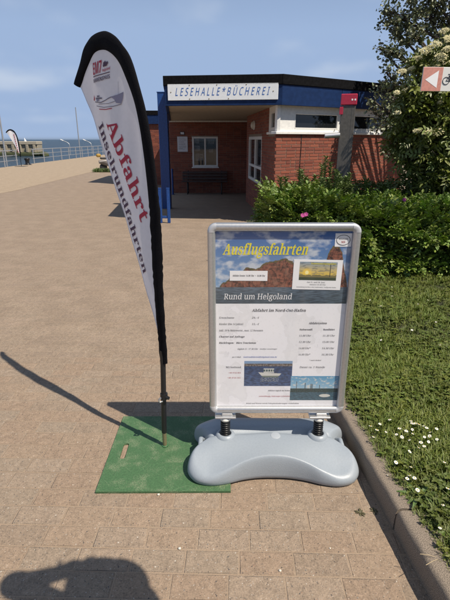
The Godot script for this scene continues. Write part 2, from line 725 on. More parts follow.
func paver_mesh(l: float, w: float, variant: int) -> ArrayMesh:
	var st := begin()
	var b := 0.0022
	var e := 0.0012
	var t := 0.0
	var hx := l * 0.5
	var hy := w * 0.5
	var r := RandomNumberGenerator.new()
	r.seed = 100 + variant
	var off := Vector2(r.randf(), r.randf())
	# irregular worn corners
	var inner := []
	var outer := []
	for k in [[-1, -1], [0, -1], [1, -1], [1, 1], [0, 1], [-1, 1]]:
		inner.append(Vector2(k[0] * (hx - b - r.randf() * 0.003), k[1] * (hy - b - r.randf() * 0.002)))
		outer.append(Vector2(k[0] * (hx - r.randf() * 0.0015), k[1] * (hy - r.randf() * 0.001)))
	var vert := func(p: Vector2, z: float, nn: Vector3):
		st.set_uv(p + off)
		st.set_normal(nn)
		st.add_vertex(Vector3(p.x, z, -p.y))
	for k in range(1, 5):
		for q in [inner[0], inner[k + 1], inner[k]]:
			vert.call(q, t, Vector3.UP)
	for k in 6:
		var j := (k + 1) % 6
		var e2: Vector2 = outer[j] - outer[k]
		var side := Vector3(e2.y, 0, e2.x).normalized()
		var nn := (side + Vector3.UP).normalized()
		for q in [[inner[k], t], [outer[j], t - e], [outer[k], t - e], [inner[k], t], [inner[j], t], [outer[j], t - e]]:
			vert.call(q[0], q[1], nn)
		for q in [[outer[k], t - e], [outer[j], t - 0.02], [outer[k], t - 0.02], [outer[k], t - e], [outer[j], t - e], [outer[j], t - 0.02]]:
			vert.call(q[0], q[1], side)
	return st.commit()

# ------------------------------------------------------------------ sea
func build_sea() -> void:
	var st := begin()
	quad(st, Vector3(-9000, -3.5, 800), Vector3(9000, -3.5, 800), Vector3(9000, -3.5, -14000), Vector3(-9000, -3.5, -14000), Vector3.UP)
	var m := mat(0.014, 0.04, 0.065, 0.28)
	m.metallic_specular = 0.3
	m.uv1_triplanar = true
	m.uv1_world_triplanar = true
	m.uv1_scale = Vector3(0.045, 0.045, 0.045)
	m.heightmap_enabled = true
	m.heightmap_texture = noise_tex(0.03, 61, Color.BLACK, Color.WHITE, 1024, 5)
	m.heightmap_scale = 45.0
	var sea := structure("sea", st.commit(), m)
	sea.set_meta("label", "blue sea stretching to the horizon")

# ------------------------------------------------------------------ kerb and lawn
const KERB_H := 0.105

func kerb_x(d: float) -> float:
	return 0.652 + 0.085 * (1.55 - minf(d, 2.3)) - 0.04 * maxf(d - 2.3, 0.0)

func build_kerb_and_lawn() -> void:
	var kerb := Node3D.new()
	kerb.name = "kerb"
	add_child(kerb)
	kerb.set_meta("kind", "structure")
	kerb.set_meta("label", "weathered concrete kerb between paving and lawn")
	var r := RandomNumberGenerator.new()
	r.seed = 8
	var d := -3.62
	while d < 5.0:
		var a := Vector2(kerb_x(d + 0.004), d + 0.004)
		var b := Vector2(kerb_x(d + 0.994), d + 0.994)
		var st := begin()
		# cross-section from the foot at the paving, over a worn nose, to the lawn side
		var prof := [Vector2(0.0, -0.15), Vector2(0.0, 0.05), Vector2(0.002, KERB_H - 0.022), Vector2(0.009, KERB_H - 0.006), Vector2(0.024, KERB_H), Vector2(0.115, KERB_H - 0.002), Vector2(0.122, KERB_H - 0.012), Vector2(0.122, -0.15)]
		var rings := []
		for i in 21:
			var t := i / 20.0
			var p := a.lerp(b, t)
			var ring := []
			for q in prof:
				ring.append(V(p.x + q.x + r.randf_range(-0.0015, 0.0015), p.y, land(p.y) + q.y + (r.randf_range(-0.004, 0.0015) if q.y > 0.06 else 0.0)))
			rings.append(ring)
		loft_in(st, rings)
		part("kerb_stone", st.commit(), M.concrete, kerb)
		d += 1.0
	# lawn soil, a little below the kerb's top and humped
	var st2 := begin()
	var nx := 40
	var ds := 60
	var nz := FastNoiseLite.new()
	nz.frequency = 0.9
	var rings2 := []
	for i in ds + 1:
		var dd := lerpf(-4.0, 9.2, float(i) / ds)
		var ring := []
		for j in nx + 1:
			var x := kerb_x(dd) + 0.11 + (9.5) * pow(float(j) / nx, 1.6)
			ring.append(V(x, dd, lawn_height(x, dd)))
		rings2.append(ring)
	var ls := begin()
	loft_in(ls, rings2, false, false)
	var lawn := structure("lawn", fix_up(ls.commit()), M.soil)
	lawn.set_meta("label", "lawn soil under the grass behind the kerb")
	grass()

func fix_up(m: ArrayMesh) -> ArrayMesh:
	var a := m.surface_get_arrays(0)
	var v: PackedVector3Array = a[Mesh.ARRAY_VERTEX]
	var n: PackedVector3Array = a[Mesh.ARRAY_NORMAL]
	for i in range(0, v.size(), 3):
		var c := (v[i + 1] - v[i]).cross(v[i + 2] - v[i])
		if c.y > 0.0:
			var k := v[i + 1]
			v[i + 1] = v[i + 2]
			v[i + 2] = k
			var q := n[i + 1]
			n[i + 1] = n[i + 2]
			n[i + 2] = q
		for j in 3:
			if n[i + j].y < 0.0:
				n[i + j] = -n[i + j]
	a[Mesh.ARRAY_VERTEX] = v
	a[Mesh.ARRAY_NORMAL] = n
	var res := ArrayMesh.new()
	res.add_surface_from_arrays(Mesh.PRIMITIVE_TRIANGLES, a)
	return res

var lawn_noise: FastNoiseLite
func lawn_height(x: float, d: float) -> float:
	if lawn_noise == null:
		lawn_noise = FastNoiseLite.new()
		lawn_noise.seed = 14
		lawn_noise.frequency = 0.55
	var away := clampf((x - kerb_x(d) - 0.11) / 0.5, 0.0, 1.0)
	return land(d) + KERB_H - 0.012 + (lawn_noise.get_noise_2d(x, d) * 0.05 + 0.012) * away

# a tuft of curved blades
func tuft_mesh(sd: int, blades: int, length: float, width: float, spread: float) -> ArrayMesh:
	var r := RandomNumberGenerator.new()
	r.seed = sd
	var st := begin()
	for i in blades:
		var az := r.randf() * TAU
		var dir := Vector3(cos(az), 0, sin(az))
		var root := dir.rotated(Vector3.UP, r.randf() * 3.0) * r.randf() * spread
		var l := length * r.randf_range(0.55, 1.15)
		var lean := r.randf_range(0.15, 0.95)
		var w := width * r.randf_range(0.7, 1.2)
		var side := Vector3(-dir.z, 0, dir.x) * w
		var p0 := root
		var p1 := root + Vector3.UP * l * 0.5 + dir * l * lean * 0.22
		var p2 := root + Vector3.UP * l * (0.92 - lean * 0.35) + dir * l * lean * 0.75
		var shade := r.randf_range(0.75, 1.25)
		var dry := 1.0 if r.randf() > 0.1 else 0.0
		var col := Color(shade, shade, shade) if dry > 0.5 else Color(2.0, 1.35, 1.2)
		var n := (dir * -0.6 + Vector3.UP).normalized()
		for q in [[p0 - side, p1 - side, p0 + side], [p0 + side, p1 - side, p1 + side], [p1 - side, p2, p1 + side]]:
			for v in q:
				st.set_color(col)
				st.set_normal(n)
				st.add_vertex(v)
	return st.commit()

func grass() -> void:
	var m := leaf_material(0.092, 0.128, 0.015, 0.6, 0.65)
	var holder := Node3D.new()
	holder.name = numbered("grass")
	add_child(holder)
	holder.set_meta("label", "green unmown grass of the lawn behind the kerb")
	holder.set_meta("category", "grass")
	holder.set_meta("kind", "stuff")
	var r := RandomNumberGenerator.new()
	r.seed = 21
	var patch := FastNoiseLite.new()
	patch.seed = 5
	patch.frequency = 1.6
	for kind in 4:
		var mm := MultiMesh.new()
		mm.transform_format = MultiMesh.TRANSFORM_3D
		mm.use_colors = true
		mm.mesh = [tuft_mesh(3, 15, 0.047, 0.0018, 0.026), tuft_mesh(4, 10, 0.068, 0.0018, 0.028), tuft_mesh(5, 18, 0.034, 0.0018, 0.032), clover_mesh()][kind]
		var list := []
		var tries: int = [26000, 11000, 30000, 6500][kind]
		while list.size() < tries:
			var d := -1.0 + pow(r.randf(), 0.8) * 7.6
			if r.randf() < 0.45:
				d = r.randf_range(0.8, 3.0)
			var x := kerb_x(d) + 0.075 + pow(r.randf(), 1.35) * 4.6
			if x < kerb_x(d) + 0.12 and r.randf() < 0.45:
				continue
			var p := patch.get_noise_2d(x, d)
			if kind == 1 and p < -0.05 and r.randf() < 0.75:
				continue
			if kind == 3 and p > 0.15:
				continue
			list.append([x, d, p])
		mm.instance_count = list.size()
		for i in list.size():
			var x: float = list[i][0]
			var d: float = list[i][1]
			var b := Basis(Vector3.UP, r.randf() * TAU) * Basis(Vector3.RIGHT, r.randf_range(-0.2, 0.2))
			var s := r.randf_range(0.7, 1.25)
			if x < kerb_x(d) + 0.13:
				s *= 0.75
			mm.set_instance_transform(i, Transform3D(b.scaled(Vector3(s, s, s)), V(x, d, lawn_height(x, d) - 0.003)))
			var k: float = 1.0 + list[i][2] * 0.35 + r.randf_range(-0.15, 0.15)
			var warm := r.randf_range(0.9, 1.25)
			mm.set_instance_color(i, Color(k * warm, k, k * 0.9))
		var mi := MultiMeshInstance3D.new()
		mi.name = ["blades", "tall_blades", "short_blades", "clover_leaves"][kind]
		mi.multimesh = mm
		mi.material_override = m
		mi.set_meta("kind", "stuff")
		holder.add_child(mi)

func clover_mesh() -> ArrayMesh:
	var r := RandomNumberGenerator.new()
	r.seed = 44
	var st := begin()
	for i in 5:
		var az := r.randf() * TAU
		var c := Vector3(cos(az), 0, sin(az)) * r.randf_range(0.005, 0.035) + Vector3.UP * r.randf_range(0.02, 0.05)
		for k in 3:
			var a := TAU * k / 3.0 + az
			leaf_in(st, c, Vector3(cos(a), r.randf_range(-0.1, 0.35), sin(a)).normalized(), Vector3.UP, 0.014, 0.011, r.randf_range(0.85, 1.15))
	return st.commit()

# one leaf: folded along its rib, pointed
func leaf_in(st: SurfaceTool, at: Vector3, dir: Vector3, up: Vector3, l: float, w: float, shade := 1.0, fold := 0.25) -> void:
	var side := dir.cross(up).normalized()
	var nrm := side.cross(dir).normalized()
	var tip := at + dir * l - nrm * l * 0.12
	var a := at + dir * l * 0.30 + side * w * 0.5 + nrm * w * fold
	var a2 := at + dir * l * 0.68 + side * w * 0.42 + nrm * w * fold * 0.6
	var b := at + dir * l * 0.30 - side * w * 0.5 + nrm * w * fold
	var b2 := at + dir * l * 0.68 - side * w * 0.42 + nrm * w * fold * 0.6
	var n1 := (nrm - side * fold * 1.2).normalized()
	var n2 := (nrm + side * fold * 1.2).normalized()
	var c := Color(shade, shade, shade)
	for q in [[at, a2, a, n1], [at, tip, a2, n1], [at, b, b2, n2], [at, b2, tip, n2]]:
		for k in 3:
			st.set_color(c)
			st.set_normal(q[3])
			st.add_vertex(q[k])

# ------------------------------------------------------------------ the reading hall
var brick_cache := {}
var brick_left := 300

func brick_mesh(l: float) -> ArrayMesh:
	var key := int(round(l * 500.0))
	if not brick_cache.has(key):
		brick_cache[key] = chamfered(Vector3(key / 500.0, 0.052, 0.03), 0.003)
	return brick_cache[key]

func wall_frame(a: Vector2, b: Vector2, out: Vector2) -> Transform3D:
	var x := V(b.x - a.x, b.y - a.y, 0).normalized()
	var z := V(out.x, out.y, 0).normalized()
	z = (z - x * z.dot(x)).normalized()
	return Transform3D(Basis(x, Vector3.UP, z), V(a.x, a.y, 0))

func righted(t: Transform3D) -> Transform3D:
	if t.basis.determinant() < 0.0:
		t.basis.x = -t.basis.x
	return t

# the solid of a wall with openings [s0, s1, z0, z1]; its face is the plane z = 0 of the wall's frame
func wall_solid(t: Transform3D, length: float, z0: float, z1: float, holes: Array, thick: float, face := 0.0) -> ArrayMesh:
	var ss := [0.0, length]
	var zs := [z0, z1]
	for h in holes:
		ss.append(h[0]); ss.append(h[1]); zs.append(h[2]); zs.append(h[3])
	ss.sort()
	zs.sort()
	var st := begin()
	for i in ss.size() - 1:
		for j in zs.size() - 1:
			if ss[i + 1] - ss[i] < 0.001 or zs[j + 1] - zs[j] < 0.001:
				continue
			var cs: float = (ss[i] + ss[i + 1]) * 0.5
			var cz: float = (zs[j] + zs[j + 1]) * 0.5
			if cs < 0 or cs > length or cz < z0 or cz > z1:
				continue
			var inside := false
			for h in holes:
				if cs > h[0] and cs < h[1] and cz > h[2] and cz < h[3]:
					inside = true
			if inside:
				continue
			box_in(st, t * Transform3D(Basis(), Vector3(cs, cz, face - thick * 0.5)), Vector3(ss[i + 1] - ss[i], zs[j + 1] - zs[j], thick))
	return st.commit()

func brick_wall(parent: Node3D, a: Vector2, b: Vector2, out: Vector2, z0: float, z1: float, holes: Array, single_from := 1e9, phase := 0.0, teeth := false, thick := 0.22) -> Node3D:
	var t := wall_frame(a, b, out)
	var length := (b - a).length()
	var wall := part("wall", wall_solid(t, length, z0, z1, holes, thick), M.mortar, parent)
	var heaps := []
	for k in M.brick.size():
		heaps.append(begin())
	var used := []
	used.resize(M.brick.size())
	used.fill(false)
	var n := int((z1 - z0) / 0.0625)
	var r := RandomNumberGenerator.new()
	r.seed = int(length * 1000)
	for c in n:
		var z := z1 - 0.0625 * (c + 0.5)
		var s := -0.24 + (0.125 if c % 2 else 0.0) + phase
		while s < length:
			var s0 := maxf(s, 0.0)
			var s1 := minf(s + 0.2395, length)
			if r.randf() < 0.12:
				s1 = minf(s + 0.1145, length)
				s += 0.125
			else:
				s += 0.25
			var spans := [[s0, s1]]
			for h in holes:
				if z > h[2] - 0.026 and z < h[3] + 0.026:
					var next := []
					for q in spans:
						if q[1] <= h[0] or q[0] >= h[1]:
							next.append(q)
						else:
							if q[0] < h[0]:
								next.append([q[0], h[0] - 0.002])
							if q[1] > h[1]:
								next.append([h[1] + 0.002, q[1]])
					spans = next
			for q in spans:
				var l: float = q[1] - q[0]
				if l < 0.03:
					continue
				var tone: int = r.randi() % int(M.brick.size())
				if teeth and q[0] < 0.02:
					var out_by := 0.045 if c % 2 == 0 else 0.012
					q[0] -= out_by
					l += out_by
				var proud := r.randf_range(-0.009, -0.006)
				var at := t * Transform3D(Basis(Vector3.FORWARD, r.randf_range(-0.006, 0.006)), Vector3((q[0] + q[1]) * 0.5, z, proud))
				if z > single_from and brick_left > 0:
					brick_left -= 1
					var o := part("brick", brick_mesh(l), M.brick[tone], wall)
					o.transform = righted(at)
				else:
					box_in(heaps[tone], at, Vector3(l, 0.052, 0.03))
					used[tone] = true
	for k in heaps.size():
		if used[k]:
			var o := part("brick_courses", heaps[k].commit(), M.brick[k], wall)
			o.set_meta("kind", "stuff")
	return wall

func line_box(called: String, parent: Node3D, a: Vector2, b: Vector2, out: Vector2, z0: float, z1: float, thick: float, proud: float, m: Material, bevel := 0.004) -> MeshInstance3D:
	var t := wall_frame(a, b, out)
	var l := (b - a).length()
	var o := part(called, chamfered(Vector3(l, z1 - z0, thick), bevel), m, parent)
	o.transform = righted(t * Transform3D(Basis(), Vector3(l * 0.5, (z0 + z1) * 0.5, proud - thick * 0.5)))
	return o

# a window set into the wall frame t between s0..s1, z0..z1, with upright bars at 'bars' and cross bars at 'cross'
func window(parent: Node3D, t: Transform3D, s0: float, s1: float, z0: float, z1: float, bars: Array, cross: Array, w := 0.06, deep := 0.05, glass: Material = null) -> MeshInstance3D:
	var st := begin()
	var mid := (z0 + z1) * 0.5
	var d := -deep
	chamfer_in(st, t * Transform3D(Basis(), Vector3(s0 + w * 0.5, mid, d)), Vector3(w, z1 - z0, 0.07), 0.006)
	chamfer_in(st, t * Transform3D(Basis(), Vector3(s1 - w * 0.5, mid, d)), Vector3(w, z1 - z0, 0.07), 0.006)
	chamfer_in(st, t * Transform3D(Basis(), Vector3((s0 + s1) * 0.5, z0 + w * 0.5, d)), Vector3(s1 - s0 - 2 * w, w, 0.066), 0.006)
	chamfer_in(st, t * Transform3D(Basis(), Vector3((s0 + s1) * 0.5, z1 - w * 0.5, d)), Vector3(s1 - s0 - 2 * w, w, 0.066), 0.006)
	for b in bars:
		chamfer_in(st, t * Transform3D(Basis(), Vector3(b, mid, d)), Vector3(w * 0.9, z1 - z0 - 2 * w, 0.06), 0.005)
	for c in cross:
		chamfer_in(st, t * Transform3D(Basis(), Vector3((s0 + s1) * 0.5, c, d)), Vector3(s1 - s0 - 2 * w, w * 0.9, 0.056), 0.005)
	var f := part("window", st.commit(), M.white_frame, parent)
	var edges := [s0 + w]
	for b in bars:
		edges.append(b - w * 0.45)
		edges.append(b + w * 0.45)
	edges.append(s1 - w)
	for i in range(0, edges.size(), 2):
		var g := part("pane", box_mesh(Vector3(edges[i + 1] - edges[i], z1 - z0 - 2 * w, 0.006)), glass if glass else M.pane, f)
		g.transform = righted(t * Transform3D(Basis(), Vector3((edges[i] + edges[i + 1]) * 0.5, mid, d)))
	return f

func paper_texture(sd: int, w: int, h: int, picture: bool) -> StandardMaterial3D:
	var im := Image.create(w, h, false, Image.FORMAT_RGB8)
	im.fill(lin(0.62, 0.63, 0.66))
	var r := RandomNumberGenerator.new()
	r.seed = sd
	var y := 6
	if picture:
		im.fill_rect(Rect2i(5, 6, w - 10, h / 3), lin(0.18, 0.27, 0.36))
		im.fill_rect(Rect2i(5, 6 + h / 6, w - 10, h / 6), lin(0.22, 0.26, 0.16))
		y = h / 3 + 12
	while y < h - 8:
		var x := 6
		var stop := w - 6 - r.randi() % int(w * 0.4)
		while x < stop:
			var l := 2 + r.randi() % 6
			im.fill_rect(Rect2i(x, y, mini(l, stop - x), 2), lin(0.14, 0.14, 0.15))
			x += l + 2
		y += 5 + (r.randi() % 2) * 3
	var m := mat(1, 1, 1, 0.8)
	m.albedo_texture = ImageTexture.create_from_image(im)
	return m

func uv_sheet(w: float, h: float) -> ArrayMesh:
	var q := QuadMesh.new()
	q.size = Vector2(w, h)
	var am := ArrayMesh.new()
	am.add_surface_from_arrays(Mesh.PRIMITIVE_TRIANGLES, q.get_mesh_arrays())
	return am

func build_reading_hall() -> void:
	var hall := thing("reading_hall", "low flat-roofed red brick library building with blue fascia and covered entrance", "building", Vector3.ZERO)
	var L := Vector2(-1.147, 9.4)
	var C := Vector2(1.06, 9.13)
	var along := Vector2(0.839, 0.545)
	var E := C + along * 4.35
	var poly := PackedVector2Array([L, C, E, Vector2(E.x, 24.2), Vector2(-4.66, 24.2), Vector2(-4.66, 20.2), Vector2(-1.95, 20.2), Vector2(-1.95, 16.85)])
	# roof slab and ceiling lie inside the fascia
	var inner := Geometry2D.offset_polygon(poly, -0.05)[0]
	var roof := part("roof", prism(inner, 2.36, 2.545), M.roof_edge, hall)
	part("ceiling", prism(inner, 2.085, 2.12), M.soffit, hall)
	for i in poly.size():
		var a := poly[i]
		var b := poly[(i + 1) % poly.size()]
		var e := (b - a).normalized()
		var out := Vector2(e.y, -e.x)
		line_box("fascia", hall, a, b, out, 2.065, 2.415, 0.06, 0.0, M.blue)
		line_box("roof_edge", hall, a - e * 0.02, b + e * 0.02, out, 2.415, 2.585, 0.085, 0.022, M.roof_edge, 0.006)
	# panel joints of the fascia towards the lawn
	for s in [1.55, 3.1]:
		var p: Vector2 = C + along * s
		line_box("fascia_joint", hall, p, p + along * 0.012, Vector2(0.545, -0.839), 2.07, 2.41, 0.01, 0.003, M.roof_edge, 0.001)
	# name board over the entrance
	var fr := (C - L).normalized()
	var fo := Vector2(fr.y, -fr.x)
	var name_board := part("name_board", chamfered(Vector3(2.085, 0.285, 0.02), 0.004), grained(0.76, 0.79, 0.81, 0.5, 0.025, 1.5, 0.0, 46, 0.02), hall)
	var tf := wall_frame(L, C, fo)
	name_board.transform = tf * Transform3D(Basis(), Vector3(1.105, 2.30, 0.012))
	var fnt := font(false, false)
	var letters := "L E S E H A L L E * B Ü C H E R E I"
	var lm := lettering(letters, fnt, Vector2(-0.895, -0.06), Vector2(0.865, -0.06), func(p): return Vector3(p.x, p.y, 0.0125), Vector3.BACK, 0.22, 1.0, 0.135)
	part("lettering", lm, mat(0.035, 0.13, 0.42, 0.5), name_board)
	for p in [Vector2(-0.62, -0.118), Vector2(-0.25, -0.118), Vector2(0.12, -0.118), Vector2(-0.62, 0.118), Vector2(-0.1, 0.118), Vector2(0.45, 0.118), Vector2(0.95, 0.0), Vector2(-0.98, 0.0)]:
		var sc := part("screw", lathe([Vector2(0.0001, 0.0), Vector2(0.011, 0.0), Vector2(0.009, 0.004), Vector2(0.0001, 0.005)], 10), M.brass, name_board, Vector3(p.x, p.y, 0.0105), Vector3(PI / 2, 0, 0))
		sc.name = "screw"

	# walls
	var W := Vector2(1.0, 9.29)
	var lit_out := Vector2(0.545, -0.839)
	var lit_end := W + along * 3.95
	brick_wall(hall, W, lit_end, lit_out, -0.34, 1.555, [], 0.42, 0.0, true, 0.035)
	var S_end := Vector2(0.64, 13.9)
	var side_dir := (S_end - W).normalized()
	var side_out := Vector2(-side_dir.y, side_dir.x)
	if side_out.x > 0:
		side_out = -side_out
	var s_of := func(dd): return (dd - W.y) / side_dir.y
	brick_wall(hall, W + side_dir * 0.06, S_end, side_out, -0.4, 2.083, [[-1.0, 0.86, 1.555, 3.0], [s_of.call(11.1) - 0.06, s_of.call(13.45) - 0.06, 0.41, 1.53]], 1e9, 0.12, false, 0.04)
	var back_a := Vector2(-1.95, 16.9)
	var back_b := Vector2(1.32, 16.9)
	brick_wall(hall, back_a, back_b, Vector2(0, -1), -0.5, 2.083, [[0.79, 1.70, 0.53, 1.55]])
	brick_wall(hall, Vector2(-4.6, 20.3), Vector2(-1.96, 20.3), Vector2(0, -1), -0.5, 2.083, [])
	brick_wall(hall, Vector2(-1.95, 16.92), Vector2(-1.95, 20.3), Vector2(-1, 0), -0.5, 2.083, [])
	brick_wall(hall, Vector2(-4.6, 20.32), Vector2(-4.6, 24.1), Vector2(-1, 0), -0.5, 2.083, [])
	brick_wall(hall, lit_end + Vector2(0.0, 0.02), Vector2(lit_end.x, 24.1), Vector2(1, 0), -0.5, 2.083, [])
	brick_wall(hall, Vector2(1.32, 16.88), Vector2(1.32, 13.92), Vector2(-1, 0), -0.5, 2.083, [])
	var far_wall := part("wall", box_mesh(Vector3(9.0, 2.6, 0.2)), M.mortar, hall, V(-0.1, 24.0, 0.78))
	far_wall.name = "wall"
	# white band with strip windows above the brick of the wing
	var tl := wall_frame(W, lit_end, lit_out)
	var holes := [[0.44, 1.64, 1.655, 1.95], [2.12, 3.4, 1.655, 1.95]]
	part("white_band", wall_solid(tl, 3.95, 1.605, 2.083, holes, 0.06, 0.0), M.white_wall, hall)
	for h in holes:
		window(hall, tl, h[0], h[1], h[2], h[3], [], [], 0.025, 0.03, M.dark_glass)
	line_box("ledge", hall, W - along * 0.06, lit_end, lit_out, 1.555, 1.605, 0.16, 0.055, M.white_wall, 0.006)
	var ts := wall_frame(W, S_end, side_out)
	part("white_band", wall_solid(ts, 0.92, 1.605, 2.083, [[0.22, 0.72, 1.66, 1.985]], 0.06, 0.0), M.white_wall, hall)
	window(hall, ts, 0.22, 0.72, 1.66, 1.985, [], [], 0.03, 0.03, M.dark_glass)
	line_box("ledge", hall, W, W + side_dir * 0.92, side_out, 1.556, 1.604, 0.16, 0.05, M.white_wall, 0.006)
	# entrance windows
	var s0: float = s_of.call(11.1)
	var s1: float = s_of.call(13.45)
	window(hall, ts, s0, s1, 0.41, 1.53, [lerpf(s0, s1, 0.5)], [0.80], 0.075, 0.03)
	var tb := wall_frame(back_a, back_b, Vector2(0, -1))
	window(hall, tb, 0.79, 1.70, 0.53, 1.55, [1.245], [], 0.06, 0.02)
	line_box("window_sill", hall, Vector2(-1.19, 16.9), Vector2(-0.22, 16.9), Vector2(0, -1), 0.49, 0.53, 0.2, 0.06, M.white_frame)
	line_box("ceiling_batten", hall, Vector2(-1.93, 16.9), Vector2(1.3, 16.9), Vector2(0, -1), 2.03, 2.08, 0.03, 0.035, M.white_wall)
	# blue column beside the canopy
	var col := part("column", chamfered(Vector3(0.23, 2.82, 0.23), 0.008), M.blue_post, hall, V(-1.535, 12.1, 1.12))
	part("column_cap", chamfered(Vector3(0.25, 0.02, 0.25), 0.004), M.blue_post, col, Vector3(0, 1.42, 0))
	# cable down the brick wall
	var cb := []
	for i in 9:
		cb.append(tl * Vector3(0.626 + 0.006 * sin(i * 1.7), 1.55 - i * 0.24, 0.017))
	part("cable", tube(cb, [0.007], 6), M.black_plastic, hall)
	# papers behind the back window
	var r := RandomNumberGenerator.new()
	r.seed = 9
	var sheets := [[0.93, 1.40, 0.2, 0.15], [0.95, 1.16, 0.21, 0.18], [0.96, 0.86, 0.15, 0.25], [1.46, 1.38, 0.2, 0.15], [1.11, 0.86, 0.12, 0.22], [1.45, 1.08, 0.16, 0.12]]
	for q in sheets:
		var o := thing("window_notice", "small printed sheet stuck inside the window above the bench", "notice", tb * Vector3(q[0], q[1], -0.045), 0.0, "notices in the entrance windows")
		part("sheet", uv_sheet(q[2], q[3]), paper_texture(r.randi() % 999, 48, 40, r.randf() < 0.5), o)
	var side_sheets := [[0.26, 1.2, 0.45, 0.3], [0.3, 1.25, 0.4, 0.35], [0.72, 1.2, 0.5, 0.45]]
	for q in side_sheets:
		var o := thing("window_notice", "small printed sheet stuck inside the side window facing the entrance", "notice", ts * Vector3(lerpf(s0, s1, q[0]), q[1], -0.055), 0.0, "notices in the side window")
		o.basis = righted(ts).basis
		part("sheet", uv_sheet(q[2], q[3]), paper_texture(r.randi() % 999, 48, 40, true), o)

	# things mounted on or standing by the walls
	var nb := thing("notice_board", "pale framed opening-hours board on the brick wall left of the window", "notice board", V(-1.50, 16.885, 1.30))
	part("frame", chamfered(Vector3(0.37, 0.52, 0.02), 0.006), M.steel, nb)
	part("sheet", uv_sheet(0.33, 0.48), paper_texture(31, 66, 96, false), nb, Vector3(0, 0, 0.0125))
	var pq := thing("wall_plaque", "tiny dark plaque above the pale notice board in the entrance", "plaque", V(-1.50, 16.885, 1.665))
	part("plate", chamfered(Vector3(0.16, 0.11, 0.016), 0.004), M.black_plastic, pq)
	part("face", chamfered(Vector3(0.12, 0.07, 0.004), 0.001), M.paper, pq, Vector3(0, 0, 0.009))
	var lamp := thing("wall_lamp", "round white bulkhead lamp on the shaded brick wall beside the side window", "lamp", ts * Vector3(s_of.call(12.3), 1.80, 0.0))
	lamp.basis = righted(ts).basis
	part("base", lathe([Vector2(0.001, 0.0), Vector2(0.115, 0.0), Vector2(0.115, 0.03), Vector2(0.1, 0.045), Vector2(0.001, 0.045)], 28), M.white_frame, lamp, Vector3.ZERO, Vector3(PI / 2, 0, 0))
	part("lamp_glass", lathe([Vector2(0.095, 0.045), Vector2(0.09, 0.075), Vector2(0.06, 0.10), Vector2(0.02, 0.112), Vector2(0.001, 0.114)], 28), mat(0.6, 0.57, 0.48, 0.3), lamp, Vector3.ZERO, Vector3(PI / 2, 0, 0))
	build_bench()
	build_blue_barrier()

func build_bench() -> void:
	var f := land(16.5)
	var b := thing("bench", "dark wooden slatted bench standing under the entrance window", "bench", V(-0.72, 16.45, f))
	for i in 4:
		part("seat_slat", chamfered(Vector3(1.6, 0.035, 0.085), 0.006), M.wood_dark, b, Vector3(0, 0.44, 0.16 - i * 0.1))
	for i in 3:
		part("back_slat", chamfered(Vector3(1.6, 0.08, 0.03), 0.006), M.wood_dark, b, Vector3(0, 0.52 + i * 0.1, -0.22 - i * 0.025), Vector3(-0.22, 0, 0))
	for s in [-1, 1]:
		part("leg", tube([Vector3(s * 0.6, 0.0, 0.17), Vector3(s * 0.6, 0.38, 0.17), Vector3(s * 0.6, 0.41, 0.1), Vector3(s * 0.6, 0.41, -0.16)], [0.022], 8), M.black_metal, b)
		part("leg", tube([Vector3(s * 0.6, 0.0, -0.22), Vector3(s * 0.6, 0.42, -0.215), Vector3(s * 0.6, 0.78, -0.31)], [0.022], 8), M.black_metal, b)
		part("brace", tube([Vector3(s * 0.6, 0.1, 0.17), Vector3(s * 0.6, 0.1, -0.22)], [0.014], 8), M.steel, b)

func build_blue_barrier() -> void:
	var f := land(9.4)
	var b := thing("blue_barrier", "short blue metal barrier of two square posts before the blue column", "barrier", V(-1.255, 9.45, f))
	for s in [-1, 1]:
		var p := part("post", chamfered(Vector3(0.06, 0.70, 0.06), 0.006), M.blue_post, b, Vector3(s * 0.085, 0.35, 0))
		part("cap", chamfered(Vector3(0.066, 0.014, 0.066), 0.003), M.blue_post, p, Vector3(0, 0.357, 0))
	part("rail", chamfered(Vector3(0.11, 0.05, 0.04), 0.005), M.blue_post, b, Vector3(0, 0.12, 0))
	var k := thing("blue_bollard", "thin dark blue post at the back corner of the covered entrance", "bollard", V(-1.83, 16.2, land(16.2)))
	part("post", tube([Vector3.ZERO, Vector3(0, 0.86, 0), Vector3(0, 0.88, 0)], [0.035, 0.035, 0.02], 12), M.blue_post, k)
	part("base_plate", lathe([Vector2(0.001, 0.001), Vector2(0.075, 0.001), Vector2(0.075, 0.012), Vector2(0.001, 0.012)], 16), M.blue_post, k)

# ------------------------------------------------------------------ plants
func sprig_mesh(sd: int, pairs: int, leaf: float, width: float, step: float) -> ArrayMesh:
	var r := RandomNumberGenerator.new()
	r.seed = sd
	var st := begin()
	var up := Vector3.UP
	for i in pairs:
		var at := Vector3(0, -0.02 * i * step, 0) + Vector3.BACK * step * (i + 0.6)
		for s in [-1.0, 1.0]:
			var dir := Vector3(s * 0.9, r.randf_range(-0.25, 0.2), 0.45 + r.randf_range(-0.15, 0.2)).normalized()
			leaf_in(st, at, dir, (up + Vector3(r.randf_range(-0.35, 0.35), 0, r.randf_range(-0.35, 0.35))).normalized(), leaf * r.randf_range(0.75, 1.1), width * r.randf_range(0.8, 1.1), r.randf_range(0.8, 1.2))
	leaf_in(st, Vector3.BACK * step * (pairs + 0.3), Vector3(0, -0.15, 1).normalized(), up, leaf, width, r.randf_range(0.85, 1.2))
	return st.commit()

func heading(dir: Vector3, roll: float) -> Basis:
	var z := dir.normalized()
	var x := Vector3.UP.cross(z)
	if x.length() < 0.01:
		x = Vector3.RIGHT
	x = x.normalized()
	var y := z.cross(x)
	return Basis(x, y, z) * Basis(Vector3.BACK, roll)

